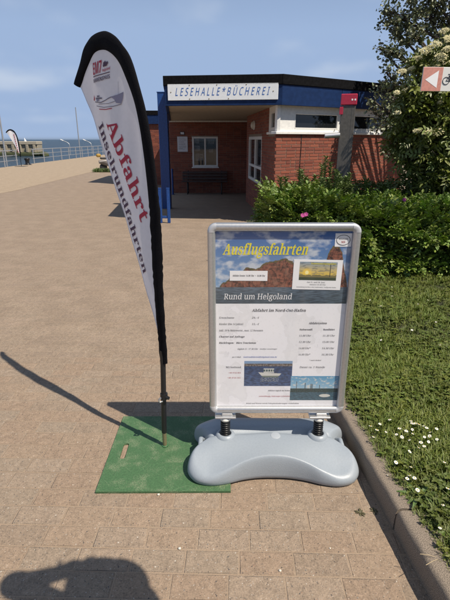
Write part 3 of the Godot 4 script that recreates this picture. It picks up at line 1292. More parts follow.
func foliage(called: String, parent: Node3D, meshes: Array, places: Array, m: Material) -> void:
	for k in meshes.size():
		var mine := []
		for i in places.size():
			if i % meshes.size() == k:
				mine.append(places[i])
		var mm := MultiMesh.new()
		mm.transform_format = MultiMesh.TRANSFORM_3D
		mm.use_colors = true
		mm.mesh = meshes[k]
		mm.instance_count = mine.size()
		for i in mine.size():
			mm.set_instance_transform(i, mine[i][0])
			mm.set_instance_color(i, mine[i][1])
		var mi := MultiMeshInstance3D.new()
		mi.name = called
		mi.multimesh = mm
		mi.material_override = m
		mi.set_meta("kind", "stuff")
		parent.add_child(mi, true)

func build_hedge() -> void:
	var h := thing("rose_hedge", "dense knee-to-waist-high green rose hedge along the back of the lawn", "hedge", V(2.6, 5.4, land(5.4) + KERB_H))
	var o := h.position
	var r := RandomNumberGenerator.new()
	r.seed = 77
	var bump := FastNoiseLite.new()
	bump.seed = 6
	bump.frequency = 1.1
	bump.fractal_octaves = 3
	var places := []
	var want := 17000
	while places.size() < want:
		var x := r.randf_range(0.46, 6.2)
		if r.randf() < 0.5:
			x = r.randf_range(0.46, 3.2)
		var d := 4.70 + pow(r.randf(), 1.5) * 1.75
		var top := 0.655 + bump.get_noise_2d(x * 1.3, d * 1.3) * 0.16 + 0.16 * smoothstep(1.75, 1.2, x)
		var z := r.randf_range(0.03, 1.0) * top
		var front := 4.80 + bump.get_noise_3d(x * 1.4, z * 2.6, 3.0) * 0.28 + 0.12 * smoothstep(0.5, 1.0, z / top)
		var left := 0.50 + bump.get_noise_3d(d * 1.6, z * 2.0, 9.0) * 0.15
		var deep := minf(minf(top - z, d - front), x - left)
		if deep < 0.0:
			continue
		if deep > 0.16 and r.randf() > exp(-(deep - 0.16) * 9.0):
			continue
		var at := V(x, d, land(d) + KERB_H + z)
		var outw := Vector3(r.randf_range(-1, 1) - (1.0 if x - left < 0.2 else 0.0), r.randf_range(-0.35, 1.0), r.randf_range(-0.3, 1.1))
		if top - z < 0.15:
			outw += Vector3(0, 0.7, 0)
		var b := heading(outw, r.randf_range(-0.6, 0.6))
		var s := r.randf_range(0.75, 1.3)
		var k := r.randf_range(0.7, 1.25)
		var warm := r.randf_range(0.85, 1.2)
		places.append([Transform3D(b.scaled(Vector3(s, s, s)), at - o), Color(k * warm, k, k * r.randf_range(0.7, 1.1))])
	foliage("foliage", h, [sprig_mesh(1, 3, 0.040, 0.027, 0.028), sprig_mesh(2, 3, 0.036, 0.024, 0.026), sprig_mesh(3, 2, 0.045, 0.03, 0.03)], places, leaf_material(0.15, 0.215, 0.042, 0.55, 0.75))
	for i in 60:
		var x := r.randf_range(0.6, 6.0)
		var d := r.randf_range(5.0, 6.1)
		var foot := V(x, d, land(d) + KERB_H - 0.02) - o
		var tip := foot + Vector3(r.randf_range(-0.25, 0.25), r.randf_range(0.5, 0.75), r.randf_range(-0.2, 0.25))
		part("stem", tube([foot, foot.lerp(tip, 0.5) + Vector3(r.randf_range(-0.05, 0.05), 0, 0), tip], [0.008, 0.006, 0.003], 5), M.bark, h)
	# a few pink blossoms
	var pink := mat(0.36, 0.05, 0.20, 0.8)
	for p in [[302.5, 215.5, 4.78], [306.0, 214.5, 4.80], [404.0, 200.0, 5.25]]:
		var at := at_depth(p[0], p[1], p[2] - 0.12) - o
		var st := begin()
		for k in 6:
			var a := TAU * k / 6.0 + 0.3
			leaf_in(st, Vector3.ZERO, Vector3(cos(a), sin(a), 0.35).normalized(), Vector3.BACK, 0.026, 0.027, 1.0, 0.15)
		part("blossom", st.commit(), pink, h, at, Vector3(-0.5, r.randf_range(-0.5, 0.5), 0))
	# soil under the hedge
	# tall grey-green shoots growing through it
	var b := thing("upright_shrub", "tall grey-green shrub with upright leafy shoots rising through the hedge", "shrub", V(1.25, 6.2, land(6.2) + KERB_H))
	var m := leaf_material(0.14, 0.185, 0.065, 0.6, 0.55)
	var tops := [[270, 188, 5.7], [280, 178, 5.9], [291, 186, 5.8], [302, 170, 6.0], [308, 180, 5.9], [315, 176, 6.0], [322, 166, 6.1], [326, 157, 6.2], [331, 163, 6.2], [336, 170, 6.1], [320, 182, 5.8], [346, 178, 6.1], [352, 186, 6.0], [263, 196, 5.6], [296, 190, 5.75], [310, 190, 5.7], [330, 184, 5.8]]
	for i in 22:
		tops.append([r.randf_range(285, 352), r.randf_range(172, 196), r.randf_range(5.6, 6.2)])
	for t in tops:
		var tip := at_depth(t[0], t[1], t[2]) - b.position
		var foot := Vector3(lerpf(tip.x, 0.0, 0.35), -0.02, tip.z * 0.8)
		var st := begin()
		tube_in(st, [foot, foot.lerp(tip, 0.5) + Vector3(r.randf_range(-0.03, 0.03), 0, r.randf_range(-0.03, 0.03)), tip], [0.007, 0.005, 0.002], 5)
		var stem := part("shoot", st.commit(), M.bark, b)
		var lv := begin()
		for i in 120:
			var q := 0.35 + 0.65 * pow(i / 119.0, 0.8)
			var at := foot.lerp(tip, q)
			var az := i * 2.4 + r.randf() * 0.6
			var dir := Vector3(cos(az), r.randf_range(0.2, 1.1), sin(az)).normalized()
			leaf_in(lv, at, dir, Vector3.UP, r.randf_range(0.05, 0.085) * (1.15 - q * 0.35), 0.026, r.randf_range(0.75, 1.25))
		part("leaves", lv.commit(), m, stem)

func tree(called: String, label: String, category: String, foot: Vector3, clumps: Array, per_area: float, leaf_meshes: Array, m: Material, trunk_r: float, sd: int, tone := 0.3) -> Node3D:
	var r := RandomNumberGenerator.new()
	r.seed = sd
	var t := thing(called, label, category, foot)
	var mid := Vector3.ZERO
	for c in clumps:
		mid += c[0]
	mid /= clumps.size()
	var top: Vector3 = Vector3(lerpf(foot.x, mid.x, 0.3), mid.y + 0.4, lerpf(foot.z, mid.z, 0.3)) - foot
	var tp := []
	for i in 7:
		var q := i / 6.0
		tp.append(Vector3.ZERO.lerp(top, q) + Vector3(sin(q * 5.0) * 0.06, 0, cos(q * 4.0) * 0.05 - 0.05) * q)
	part("trunk", tube(tp, [trunk_r * 1.25, trunk_r, trunk_r * 0.9, trunk_r * 0.8, trunk_r * 0.65, trunk_r * 0.5, trunk_r * 0.3], 10), M.bark, t)
	var places := []
	for c in clumps:
		var cen: Vector3 = c[0] - foot
		var rad: float = c[1]
		var dens: float = c[2] if c.size() > 2 else 1.0
		var from: Vector3 = tp[clampi(int(r.randf_range(2.0, 6.0) * clampf(cen.y / top.y, 0.35, 1.0)), 1, 5)]
		var st := begin()
		var elbow := from.lerp(cen, 0.5) + Vector3(0, 0.1 * rad, 0)
		tube_in(st, [from, elbow, cen], [trunk_r * 0.38, trunk_r * 0.26, trunk_r * 0.15], 6)
		var twigs := int(clampf(26.0 * rad * rad * 6.0, 16, 70))
		for k in twigs:
			var dir := Vector3(r.randfn(), r.randfn() * 0.9, r.randfn()).normalized()
			var reach := rad * r.randf_range(0.6, 1.18)
			var s0 := cen + dir * rad * 0.05 + (elbow - cen) * r.randf() * 0.25
			var s2 := cen + dir * reach + Vector3(0, -0.06 * reach, 0)
			var s1 := s0.lerp(s2, 0.5) + Vector3(r.randfn(), r.randfn(), r.randfn()) * rad * 0.09
			tube_in(st, [s0, s1, s2], [0.007, 0.0045, 0.002], 4)
			var leaves := int(per_area * rad * rad * dens / twigs * r.randf_range(0.7, 1.3))
			for j in leaves:
				var q := 0.25 + 0.78 * r.randf()
				var at := s0.lerp(s1, q * 2.0) if q < 0.5 else s1.lerp(s2, q * 2.0 - 1.0)
				at += Vector3(r.randfn(), r.randfn(), r.randfn()) * 0.03
				var ld := (dir * 0.7 + Vector3(r.randfn(), r.randfn() - 0.25, r.randfn()) * 0.8).normalized()
				var s := r.randf_range(0.7, 1.25)
				var kk := 1.0 + r.randf_range(-tone, tone)
				places.append([Transform3D(heading(ld, r.randfn() * 0.8).scaled(Vector3(s, s, s)), at), Color(kk * r.randf_range(0.9, 1.12), kk, kk * r.randf_range(0.8, 1.15))])
		part("limb", st.commit(), M.bark, t)
	foliage("crown", t, leaf_meshes, places, m)
	return t

func clump_at(px: float, py: float, d: float, rpx: float, dens := 1.0) -> Array:
	return [at_depth(px, py, d), rpx / FOCAL * d / 1.09, dens]

func build_trees() -> void:
	# loose grey-leaved tree behind
	var c1 := [
		clump_at(402, 14, 10.2, 22), clump_at(411, 30, 10.0, 18), clump_at(396, 30, 10.1, 12, 0.9), clump_at(388, 10, 10.2, 9, 0.8),
		clump_at(428, 8, 10.4, 18), clump_at(446, 14, 10.5, 20), clump_at(432, 30, 10.4, 13, 0.8), clump_at(420, -18, 10.2, 26), clump_at(450, -20, 10.4, 30),
		clump_at(392, 52, 9.9, 12), clump_at(380, 48, 9.9, 7, 0.8), clump_at(404, 58, 10.0, 15), clump_at(386, 72, 9.8, 11), clump_at(398, 82, 9.9, 15),
		clump_at(378, 88, 9.8, 9), clump_at(388, 104, 9.8, 14), clump_at(374, 112, 9.7, 9), clump_at(380, 126, 9.7, 10), clump_at(400, 120, 9.8, 16), clump_at(372, 100, 9.7, 7),
		clump_at(470, 30, 10.6, 30), clump_at(500, 60, 10.6, 40), clump_at(480, -40, 10.6, 40), clump_at(530, 10, 10.8, 50), clump_at(386, 146, 9.8, 11, 0.8)]
	var leaf := begin()
	leaf_in(leaf, Vector3.ZERO, Vector3.BACK, Vector3.UP, 0.058, 0.046, 1.0, 0.12)
	var leaf2 := begin()
	leaf_in(leaf2, Vector3.ZERO, Vector3(0.3, 0, 1).normalized(), Vector3.UP, 0.05, 0.04, 0.9, 0.2)
	leaf_in(leaf2, Vector3.BACK * 0.02, Vector3(-0.8, 0.2, 0.6).normalized(), Vector3.UP, 0.052, 0.04, 1.1, 0.1)
	tree("grey_poplar", "loose tree with small grey-green leaves rising above the flowering elder", "tree", V(5.7, 10.3, land(9.0) + KERB_H - 0.03), c1, 3000.0, [leaf.commit(), leaf2.commit()], leaf_material(0.155, 0.175, 0.10, 0.5, 0.55), 0.11, 301, 0.35)
	# flowering elder
	var c2 := [
		clump_at(432, 62, 6.9, 20), clump_at(447, 50, 7.0, 20), clump_at(418, 82, 6.8, 20), clump_at(440, 90, 6.9, 26), clump_at(404, 100, 6.9, 15),
		clump_at(424, 112, 6.8, 24), clump_at(446, 122, 6.9, 26), clump_at(408, 128, 6.9, 19), clump_at(428, 144, 6.8, 24), clump_at(396, 142, 7.0, 13, 0.8),
		clump_at(448, 156, 6.8, 26), clump_at(412, 156, 6.9, 18), clump_at(432, 172, 6.9, 24), clump_at(412, 180, 7.0, 16), clump_at(452, 184, 6.8, 24),
		clump_at(470, 60, 7.0, 34), clump_at(480, 110, 7.0, 40), clump_at(480, 165, 7.0, 40), clump_at(520, 120, 7.2, 55), clump_at(425, 132, 7.5, 30), clump_at(445, 100, 7.6, 35), clump_at(440, 165, 7.6, 35)]
	var elder := tree("flowering_elder", "dense dark green elder bush with flat cream flower heads behind the hedge", "bush", V(3.55, 7.1, land(7.1) + KERB_H), c2, 1700.0, [sprig_mesh(11, 2, 0.085, 0.036, 0.05), sprig_mesh(12, 3, 0.078, 0.032, 0.045)], leaf_material(0.125, 0.155, 0.034, 0.5, 0.65), 0.09, 302, 0.3)
	var cream := mat(0.66, 0.61, 0.36, 0.85)
	var spots := [[441, 56, 9], [447, 48, 8], [430, 46, 7], [425, 50, 8], [436, 43, 8], [418, 57, 7], [402, 71, 7], [411, 68, 5], [447, 62, 6], [397, 92, 5], [404, 90, 6], [412, 87, 5], [436, 66, 5], [398, 112, 4], [417, 130, 6], [428, 132, 8], [438, 131, 9], [440, 102, 4], [421, 92, 3], [444, 30, 7], [449, 38, 7]]
	var r := RandomNumberGenerator.new()
	r.seed = 66
	for s in spots:
		var rad: float = 0.8 * s[2] / FOCAL * 6.5 / 1.09
		var st := begin()
		var n := int(60 + rad * 1400)
		for i in n:
			var q := sqrt(r.randf()) * rad * (0.85 + 0.15 * sin(i * 0.7))
			var a := r.randf() * TAU
			var at := Vector3(cos(a) * q, 0.10 * rad - q * q / rad * 0.35 + r.randfn() * 0.006, sin(a) * q)
			for k in 3:
				var az := r.randf() * TAU
				leaf_in(st, at, Vector3(cos(az), 0.35, sin(az)).normalized(), Vector3.UP, 0.009, 0.007, 1.0, 0.1)
		for k in 7:
			var a := TAU * k / 7.0
			tube_in(st, [Vector3(0, -rad * 0.75, 0), Vector3(cos(a), 0.0, sin(a)) * rad * 0.6], [0.003, 0.0015], 4)
		part("flower_umbel", st.commit(), cream, elder, at_depth(s[0], s[1], 6.42 + r.randf() * 0.25) - elder.position, Vector3(0.45 + r.randfn() * 0.15, 0, 0.30 + r.randfn() * 0.12))
	# low shade plants behind the hedge
	var fern := thing("dark_shrub", "dark low shrub in the shade between hedge and brick wall", "shrub", V(3.0, 7.4, land(7.4) + KERB_H))
	var places := []
	for i in 3000:
		var x := r.randf_range(-1.2, 2.6)
		var at := Vector3(x, pow(r.randf(), 0.7) * 0.8, r.randf_range(-0.45, 0.5))
		places.append([Transform3D(heading(Vector3(r.randfn(), r.randf(), r.randfn() + 0.5), r.randfn() * 0.5), at), Color(1, 1, 1) * r.randf_range(0.7, 1.2)])
	foliage("foliage", fern, [sprig_mesh(14, 3, 0.06, 0.03, 0.04)], places, leaf_material(0.12, 0.165, 0.04, 0.55, 0.6))
	for i in 24:
		var x := r.randf_range(-1.1, 2.5)
		part("stem", tube([Vector3(x, -0.03, 0), Vector3(x + r.randfn() * 0.1, 0.6, r.randfn() * 0.2)], [0.008, 0.004], 5), M.bark, fern)

# ------------------------------------------------------------------ stele and direction sign
func build_stele() -> void:
	var d := 7.0
	var z0 := land(d) + KERB_H - 0.02
	var s := thing("information_stele", "slender grey metal stele with a crimson cap standing behind the hedge", "stele", V(1.765, d, z0), deg_to_rad(-14))
	var face := grained(0.115, 0.108, 0.098, 0.6, 0.15, 2.0, 0.0, 51, 0.02)
	face.metallic = 0.35
	var side := grained(0.085, 0.083, 0.08, 0.55, 0.12, 2.0, 0.0, 52, 0.02)
	part("body", chamfered(Vector3(0.20, 1.95, 0.10), 0.006), face, s, Vector3(0, 0.975, 0))
	part("side_groove", chamfered(Vector3(0.012, 1.93, 0.012), 0.002), side, s, Vector3(0.055, 0.97, 0.0455))
	var red := grained(0.42, 0.022, 0.055, 0.4, 0.08, 3.0, 0.0, 53, 0.02)
	var cap := part("cap", chamfered(Vector3(0.225, 0.145, 0.125), 0.008), red, s, Vector3(0, 2.032, 0))
	for k in 2:
		part("emblem", chamfered(Vector3(0.022, 0.022, 0.003), 0.0008), M.ink_white, cap, Vector3(0.045 + k * 0.04, -0.005, 0.0625))
	part("red_tab", chamfered(Vector3(0.05, 0.10, 0.02), 0.003), red, s, Vector3(-0.095, 1.885, 0.05))
	var arm := part("bracket", tube([Vector3(-0.09, 1.56, 0.06), Vector3(-0.30, 1.545, 0.10)], [0.035, 0.035], 10), M.alu, s)
	part("foot_plate", chamfered(Vector3(0.34, 0.02, 0.22), 0.004), side, s, Vector3(0, 0.012, 0))

func build_direction_sign() -> void:
	var d := 4.55
	var post_x := 2.72
	var z0 := land(d) + lawn_height(post_x, d) - land(d)
	var t := thing("direction_sign", "white direction sign with pale red arrow panel pointing left on a post", "sign", V(post_x, d, z0))
	var up := 1.46 + 0.1123 * d - z0
	part("post", tube([Vector3(0, -0.1, -0.03), Vector3(0, up + 0.2, -0.03), Vector3(0, up + 0.21, -0.03)], [0.03, 0.03, 0.02], 14), M.steel, t)
	var w := 0.90
	var cx := 1.79 + w * 0.5 - post_x
	var plate := part("plate", chamfered(Vector3(w, 0.20, 0.012), 0.003), mat(0.74, 0.73, 0.70, 0.45), t, Vector3(cx, up, 0.012), Vector3(0, 0, -0.012))
	part("arrow_panel", chamfered(Vector3(0.178, 0.196, 0.002), 0.0005), grained(0.60, 0.27, 0.215, 0.5, 0.08, 3.0, 0.0, 57, 0.02), plate, Vector3(-w * 0.5 + 0.091, 0, 0.0065))
	var st := begin()
	var z := 0.0085
	tri(st, Vector3(-w * 0.5 + 0.028, -0.004, z), Vector3(-w * 0.5 + 0.142, 0.072, z), Vector3(-w * 0.5 + 0.142, -0.072, z), Vector3.BACK)
	part("arrow", st.commit(), M.ink_white, plate)
	# bicycle pictogram
	var pc := begin()
	var ox := -w * 0.5 + 0.262
	for s in [-1.0, 1.0]:
		var ring := []
		for k in 29:
			var a := TAU * k / 28.0
			ring.append(Vector3(ox + s * 0.042 + cos(a) * 0.03, -0.012 + sin(a) * 0.03, 0.007))
		tube_in(pc, ring, [0.0032], 5)
	for q in [[Vector2(-0.042, -0.012), Vector2(-0.018, 0.03)], [Vector2(-0.018, 0.03), Vector2(0.03, 0.03)], [Vector2(-0.018, 0.03), Vector2(0.0, -0.012)], [Vector2(0.0, -0.012), Vector2(0.03, 0.03)], [Vector2(0.03, 0.036), Vector2(0.042, -0.012)], [Vector2(-0.042, -0.012), Vector2(0.0, -0.012)], [Vector2(-0.03, 0.042), Vector2(-0.008, 0.042)], [Vector2(0.022, 0.046), Vector2(0.044, 0.05)]]:
		tube_in(pc, [Vector3(ox + q[0].x, q[0].y, 0.007), Vector3(ox + q[1].x, q[1].y, 0.007)], [0.0032], 5)
	part("pictogram", pc.commit(), M.ink, plate)
	for k in 2:
		part("clamp", chamfered(Vector3(0.08, 0.03, 0.07), 0.004), M.steel, t, Vector3(0, up + (k - 0.5) * 0.1, -0.03))

# ------------------------------------------------------------------ green base plate of the flag
func build_mat() -> void:
	var m := grained(0.06, 0.14, 0.055, 0.7, 0.14, 3.0, 0.05, 71, 0.05)
	# worn: pale scuffs and dust
	var im := Image.create(512, 512, false, Image.FORMAT_RGB8)
	var n := FastNoiseLite.new()
	n.seed = 4
	n.frequency = 0.012
	n.fractal_octaves = 5
	var n2 := FastNoiseLite.new()
	n2.seed = 14
	n2.frequency = 0.09
	n2.fractal_octaves = 4
	for y in 512:
		for x in 512:
			var c := Vector3(0.047, 0.113, 0.045) * (1.0 + n2.get_noise_2d(x, y) * 0.3)
			var a := clampf(n.get_noise_2d(x, y) * 1.6 + n2.get_noise_2d(x * 2.0, y * 2.0) * 1.5 - 0.18, 0.0, 1.0)
			c = c.lerp(Vector3(0.28, 0.29, 0.19), a * 0.4)
			im.set_pixel(x, y, lin(c.x, c.y, c.z))
	var r := RandomNumberGenerator.new()
	r.seed = 5
	for i in 70:
		var p := Vector2(r.randf(), r.randf()) * 512.0
		var dir := Vector2.from_angle(r.randf() * TAU)
		for k in int(r.randf_range(10, 60)):
			p += dir
			dir = dir.rotated(r.randfn() * 0.05)
			if p.x > 0 and p.y > 0 and p.x < 511 and p.y < 511 and r.randf() < 0.7:
				im.set_pixel(int(p.x), int(p.y), lin(0.16, 0.22, 0.12))
	m.albedo_texture = ImageTexture.create_from_image(im)
	m.uv1_scale = Vector3(1.7, 1.7, 1.7)
	var x0 := -0.567
	var x1 := 0.025
	var d0 := 1.575
	var d1 := 2.145
	var t := thing("base_plate", "green scuffed square base plate with a hand slot lying on the paving", "base plate", V((x0 + x1) * 0.5, (d0 + d1) * 0.5, 0.001))
	var cx := (x0 + x1) * 0.5
	var cd := (d0 + d1) * 0.5
	var outer := PackedVector2Array([Vector2(x0 - cx, d0 - cd), Vector2(x1 - cx, d0 - cd + 0.004), Vector2(x1 - cx, d1 - cd), Vector2(x0 - cx + 0.002, d1 - cd)])
	var slot := PackedVector2Array()
	for k in 16:
		var a := TAU * k / 16.0
		var c := Vector2(-0.497 - cx, 1.85 - cd)
		slot.append(c + Vector2(cos(a) * 0.014, sin(a) * 0.014 + (0.045 if sin(a) > 0 else -0.045)))
	# outline with the slot, joined by a cut to the left edge
	var cut := PackedVector2Array()
	cut.append(outer[0]); cut.append(outer[1]); cut.append(outer[2]); cut.append(outer[3])
	cut.append(Vector2(x0 - cx + 0.001, slot[8].y - cd * 0.0))
	var ring := []
	for k in 17:
		ring.append(slot[(8 - k + 32) % 16])
	for q in ring:
		cut.append(q)
	cut.append(Vector2(x0 - cx + 0.001, slot[8].y - 0.0001))
	var solid := part("plate", prism(cut, 0.0, 0.009), m, t)

# ------------------------------------------------------------------ feather flag
const FLAG_FOOT := Vector3(-0.302, 0.0, -1.891)
const FLAG_U := Vector3(-0.688, 0.0, -0.7257)    # the sail lies along the sun's direction, so its shadow is a narrow strip

func flag_sz(px: float, py: float) -> Vector2:
	var n := Vector3(FLAG_U.z, 0, -FLAG_U.x)
	var r := ray(px, py)
	var o := Vector3(0, EYE, 0)
	var k := n.dot(FLAG_FOOT - o) / n.dot(r)
	var p := o + r * k
	return Vector2((p - FLAG_FOOT).dot(FLAG_U), p.y)

func flag_wave(s: float, z: float) -> float:
	return 0.006 * sin(s * 9.0 + z * 3.4) * clampf(s * 3.0, 0, 1) + 0.004 * sin(z * 9.0 - s * 22.0) + 0.0014 * sin(s * 55.0 + z * 4.0)

func flag_point(s: float, z: float, off: float) -> Vector3:
	var n := Vector3(FLAG_U.z, 0, -FLAG_U.x)
	return FLAG_U * s + Vector3(0, z, 0) + n * (flag_wave(s, z) + off)

func px_curve(list: Array, per: int) -> Array:
	var p := []
	for q in list:
		p.append(flag_sz(q[0], q[1]))
	return catmull(p, per)

func even(curve: Array, n: int) -> Array:
	var total := 0.0
	var acc := [0.0]
	for i in curve.size() - 1:
		total += (curve[i + 1] - curve[i]).length()
		acc.append(total)
	var res := []
	var j := 0
	for i in n + 1:
		var want := total * i / n
		while j < curve.size() - 2 and acc[j + 1] < want:
			j += 1
		var seg: float = maxf(acc[j + 1] - acc[j], 1e-6)
		res.append(curve[j].lerp(curve[j + 1], clampf((want - acc[j]) / seg, 0, 1)))
	return res

func flag_meshes() -> Dictionary:
	# outlines read along the sleeve from its foot, over the top, to the outer tip
	var outer := px_curve([[166.3, 364], [165.5, 330], [163.8, 295], [161.8, 255], [159.5, 218], [157.0, 188], [153.8, 158], [150.2, 132], [145.0, 104], [138.2, 80], [130.0, 54.5], [123.3, 44.3], [116.7, 37.0], [110, 32.4], [103.3, 30.8], [96.7, 33.0], [90, 38.5], [83.3, 49], [78, 63.7], [75, 77], [74, 83.2]], 8)
	var inner := px_curve([[160.5, 364], [157.5, 330], [155.3, 295], [152.6, 255], [149.8, 218], [147.2, 188], [144.2, 158], [141, 132], [136.2, 108], [129.6, 86], [123.3, 69.5], [116.7, 59], [110, 52.3], [103.3, 49.8], [96.7, 52.3], [90, 61], [83.3, 74.3], [80.2, 83], [78.8, 87.5]], 8)
	var free := px_curve([[157.6, 331], [150, 304], [140.5, 272], [130.5, 238], [120.5, 204], [111.5, 174], [102, 144], [93.5, 119], [86, 101], [79.5, 87.5]], 8)
	return {"outer": outer, "inner": inner, "free": free}

func build_flag() -> void:
	var t := thing("feather_flag", "white feather flag with black sleeve and red lettering on the green base plate", "flag", FLAG_FOOT)
	var fm := flag_meshes()
	var n := 110
	var o := even(fm.outer, n)
	var inn := even(fm.inner, n)
	var nn := Vector3(FLAG_U.z, 0, -FLAG_U.x)
	var rings := []
	var r := RandomNumberGenerator.new()
	r.seed = 3
	for i in n + 1:
		var a: Vector2 = o[i]
		var b: Vector2 = inn[i]
		var mid := (a + b) * 0.5
		var half := (a - b) * 0.5
		var thick := minf(0.012, half.length() * 0.9)
		# gathered folds of the lower sleeve
		var fold := 1.0
		if i < 48:
			fold = 1.0 + 0.10 * sin(i * 1.9 + sin(i * 0.7) * 2.0) * r.randf_range(0.3, 1.0)
		var ring := []
		for k in 14:
			var an := TAU * k / 14.0
			var p := mid + half * cos(an) * fold
			ring.append(flag_point(p.x, p.y, sin(an) * thick * fold))
		rings.append(ring)
	part("sleeve", loft(rings), M.black_cloth, t)
	# the pole inside the sleeve and below it
	var foot_s := flag_sz(165.0, 447.0)
	var sleeve_end := flag_sz(163.4, 362.0)
	var pole := []
	pole.append(Vector3(0, 0.26, 0))
	for i in 5:
		var q := i / 4.0
		var z := lerpf(0.09, sleeve_end.y + 0.06, q)
		var s := lerpf(0.0, sleeve_end.x, q)
		if i == 0:
			pole.clear()
		pole.append(FLAG_U * s + Vector3(0, z, 0))
	part("pole", tube(pole, [0.0125], 14), M.black_plastic, t)
	part("spigot", tube([Vector3(0, 0.0095, 0), Vector3(0, 0.09, 0)], [0.0105, 0.0105], 14), M.brass, t)
	part("spigot_collar", lathe([Vector2(0.001, 0.010), Vector2(0.017, 0.010), Vector2(0.016, 0.014), Vector2(0.011, 0.015)], 18), mat(0.035, 0.12, 0.045, 0.6), t)
	var cl := flag_sz(164.0, 396.0)
	var cp := FLAG_U * cl.x + Vector3(0, cl.y, 0)
	var clamp := part("clamp", tube([cp - Vector3(0, 0.014, 0), cp + Vector3(0, 0.014, 0)], [0.018], 14), M.black_plastic, t)
	part("hook", tube([cp + Vector3(-0.012, 0.0, 0.016), cp + Vector3(-0.024, -0.01, 0.022), cp + Vector3(-0.018, -0.022, 0.020), cp + Vector3(-0.004, -0.018, 0.018)], [0.004], 6), M.steel, clamp)
	part("knob", tube([cp + Vector3(0.012, 0.0, 0.012), cp + Vector3(0.026, 0.0, 0.02)], [0.008], 8), M.black_plastic, clamp)
	# white sail: from the sleeve's inner edge to the free edge
	var i0 := 0
	while inn[i0].y < flag_sz(157.6, 331).y:
		i0 += 1
	var band := inn.slice(i0)
	var edge := even(fm.free, 180)
	var ins := even(band, 180)
	var srings := []
	for i in 181:
		var ring := []
		for k in 49:
			var p: Vector2 = ins[i].lerp(edge[i], k / 48.0)
			ring.append(flag_point(p.x, p.y, 0.0))
		srings.append(ring)
	part("sail", loft(srings, false, false), M.flag_white, t)
	# hem along the free edge
	var hem := []
	for i in 181:
		hem.append(flag_point(edge[i].x, edge[i].y, 0.0))
	part("hem", tube(hem, [0.0022], 5), M.flag_white, t)
	# print
	var onto := func(p: Vector2): return flag_point(p.x, p.y, -0.003)
	var face := -nn
	if face.z < 0:
		face = -face
		onto = func(p: Vector2): return flag_point(p.x, p.y, 0.003)
	else:
		onto = func(p: Vector2): return flag_point(p.x, p.y, -0.003)
	# read in a frame where right on the flag is -s, so letters are not mirrored
	var flip := func(q: Vector2): return Vector2(-q.x, q.y)
	var put := func(p: Vector2): return onto.call(Vector2(-p.x, p.y))
	var bold := font(true, true)
	part("lettering", lettering("Abfahrt", bold, flip.call(flag_sz(108.6, 124.0)), flip.call(flag_sz(142.0, 222.5)), put, face, 0.0, 1.0, 0.070), M.flag_red, t)
	part("lettering", lettering("Inselrundfahrten", bold, flip.call(flag_sz(99.5, 126.0)), flip.call(flag_sz(143.5, 274.0)), put, face, 0.0, 1.0, 0.046), M.flag_dark, t)
	# emblem: red letters, small dark figure, thin line, dark line of letters
	var sans := font(true, false)
	part("emblem", lettering("EM7", sans, flip.call(flag_sz(94.8, 75.2)), flip.call(flag_sz(103.0, 72.2)), put, face, 0.2, 1.0, 0.046), M.flag_red, t)
	part("emblem", lettering("helgoland", sans, flip.call(flag_sz(103.8, 71.8)), flip.call(flag_sz(111.0, 69.2)), put, face, 0.2, 1.0, 0.010), M.flag_red, t)
	part("emblem", lettering("MARENSPASS", sans, flip.call(flag_sz(95.0, 83.2)), flip.call(flag_sz(111.2, 78.2)), put, face, 0.1, 1.0, 0.015), M.flag_dark, t)
	var em := begin()
	var bar := func(st: SurfaceTool, pts: Array, w: float):
		for i in pts.size() - 1:
			var a: Vector2 = flip.call(flag_sz(pts[i][0], pts[i][1]))
			var b: Vector2 = flip.call(flag_sz(pts[i + 1][0], pts[i + 1][1]))
			var side := (b - a).orthogonal().normalized() * w
			for q in 10:
				var e := a.lerp(b, q / 10.0)
				var f := a.lerp(b, (q + 1) / 10.0)
				quad(st, put.call(e - side), put.call(f - side), put.call(f + side), put.call(e + side), face)
	bar.call(em, [[94.6, 77.2], [111.0, 72.0]], 0.0016)
	for q in [[104.5, 62.5, 106.2, 65.8], [105.5, 61.8, 108.2, 64.8], [106.5, 65.5, 108.8, 62.0], [104.2, 66.0, 107.5, 64.2]]:
		bar.call(em, [[q[0], q[1]], [q[2], q[3]]], 0.005)
	part("emblem", em.commit(), M.flag_dark, t)
	# drawing of a ship
	var hull := begin()
	var fill := func(st: SurfaceTool, pts: Array):
		var q := PackedVector2Array()
		for p in pts:
			q.append(flip.call(flag_sz(p[0], p[1])))
		var ix := Geometry2D.triangulate_polygon(q)
		for i in range(0, ix.size(), 3):
			tri(st, put.call(q[ix[i]]), put.call(q[ix[i + 1]]), put.call(q[ix[i + 2]]), face)
	fill.call(hull, [[112.5, 97.0], [123.5, 92.6], [123.0, 98.5], [121.5, 103.5], [117.0, 103.0], [115.5, 99.5]])
	fill.call(hull, [[97.5, 98.8], [100.0, 98.0], [101.5, 100.5], [98.5, 101.8]])
	part("ship_drawing", hull.commit(), M.flag_grey, t)
	var lines := begin()
	bar.call(lines, [[96.0, 102.0], [103.0, 102.6], [108.0, 100.2], [112.0, 97.6], [118.0, 95.0], [123.6, 92.5]], 0.0018)
	bar.call(lines, [[98.0, 106.0], [106.0, 107.5], [115.0, 106.4], [121.5, 104.0]], 0.0012)
	bar.call(lines, [[100.5, 104.2], [111.0, 103.6], [120.0, 99.5]], 0.0009)
	bar.call(lines, [[118.2, 81.5], [118.6, 95.0]], 0.0006)
	bar.call(lines, [[97.5, 98.5], [104.0, 98.3]], 0.003)
	bar.call(lines, [[98.8, 96.5], [101.5, 96.3]], 0.003)
	part("ship_drawing", lines.commit(), mat(0.17, 0.16, 0.21, 0.85), t)
	var reds := begin()
	bar.call(reds, [[101.0, 109.2], [108.0, 109.6], [114.0, 108.4]], 0.0016)
	fill.call(reds, [[94.0, 100.4], [94.8, 95.0], [95.8, 98.5], [95.2, 101.0]])
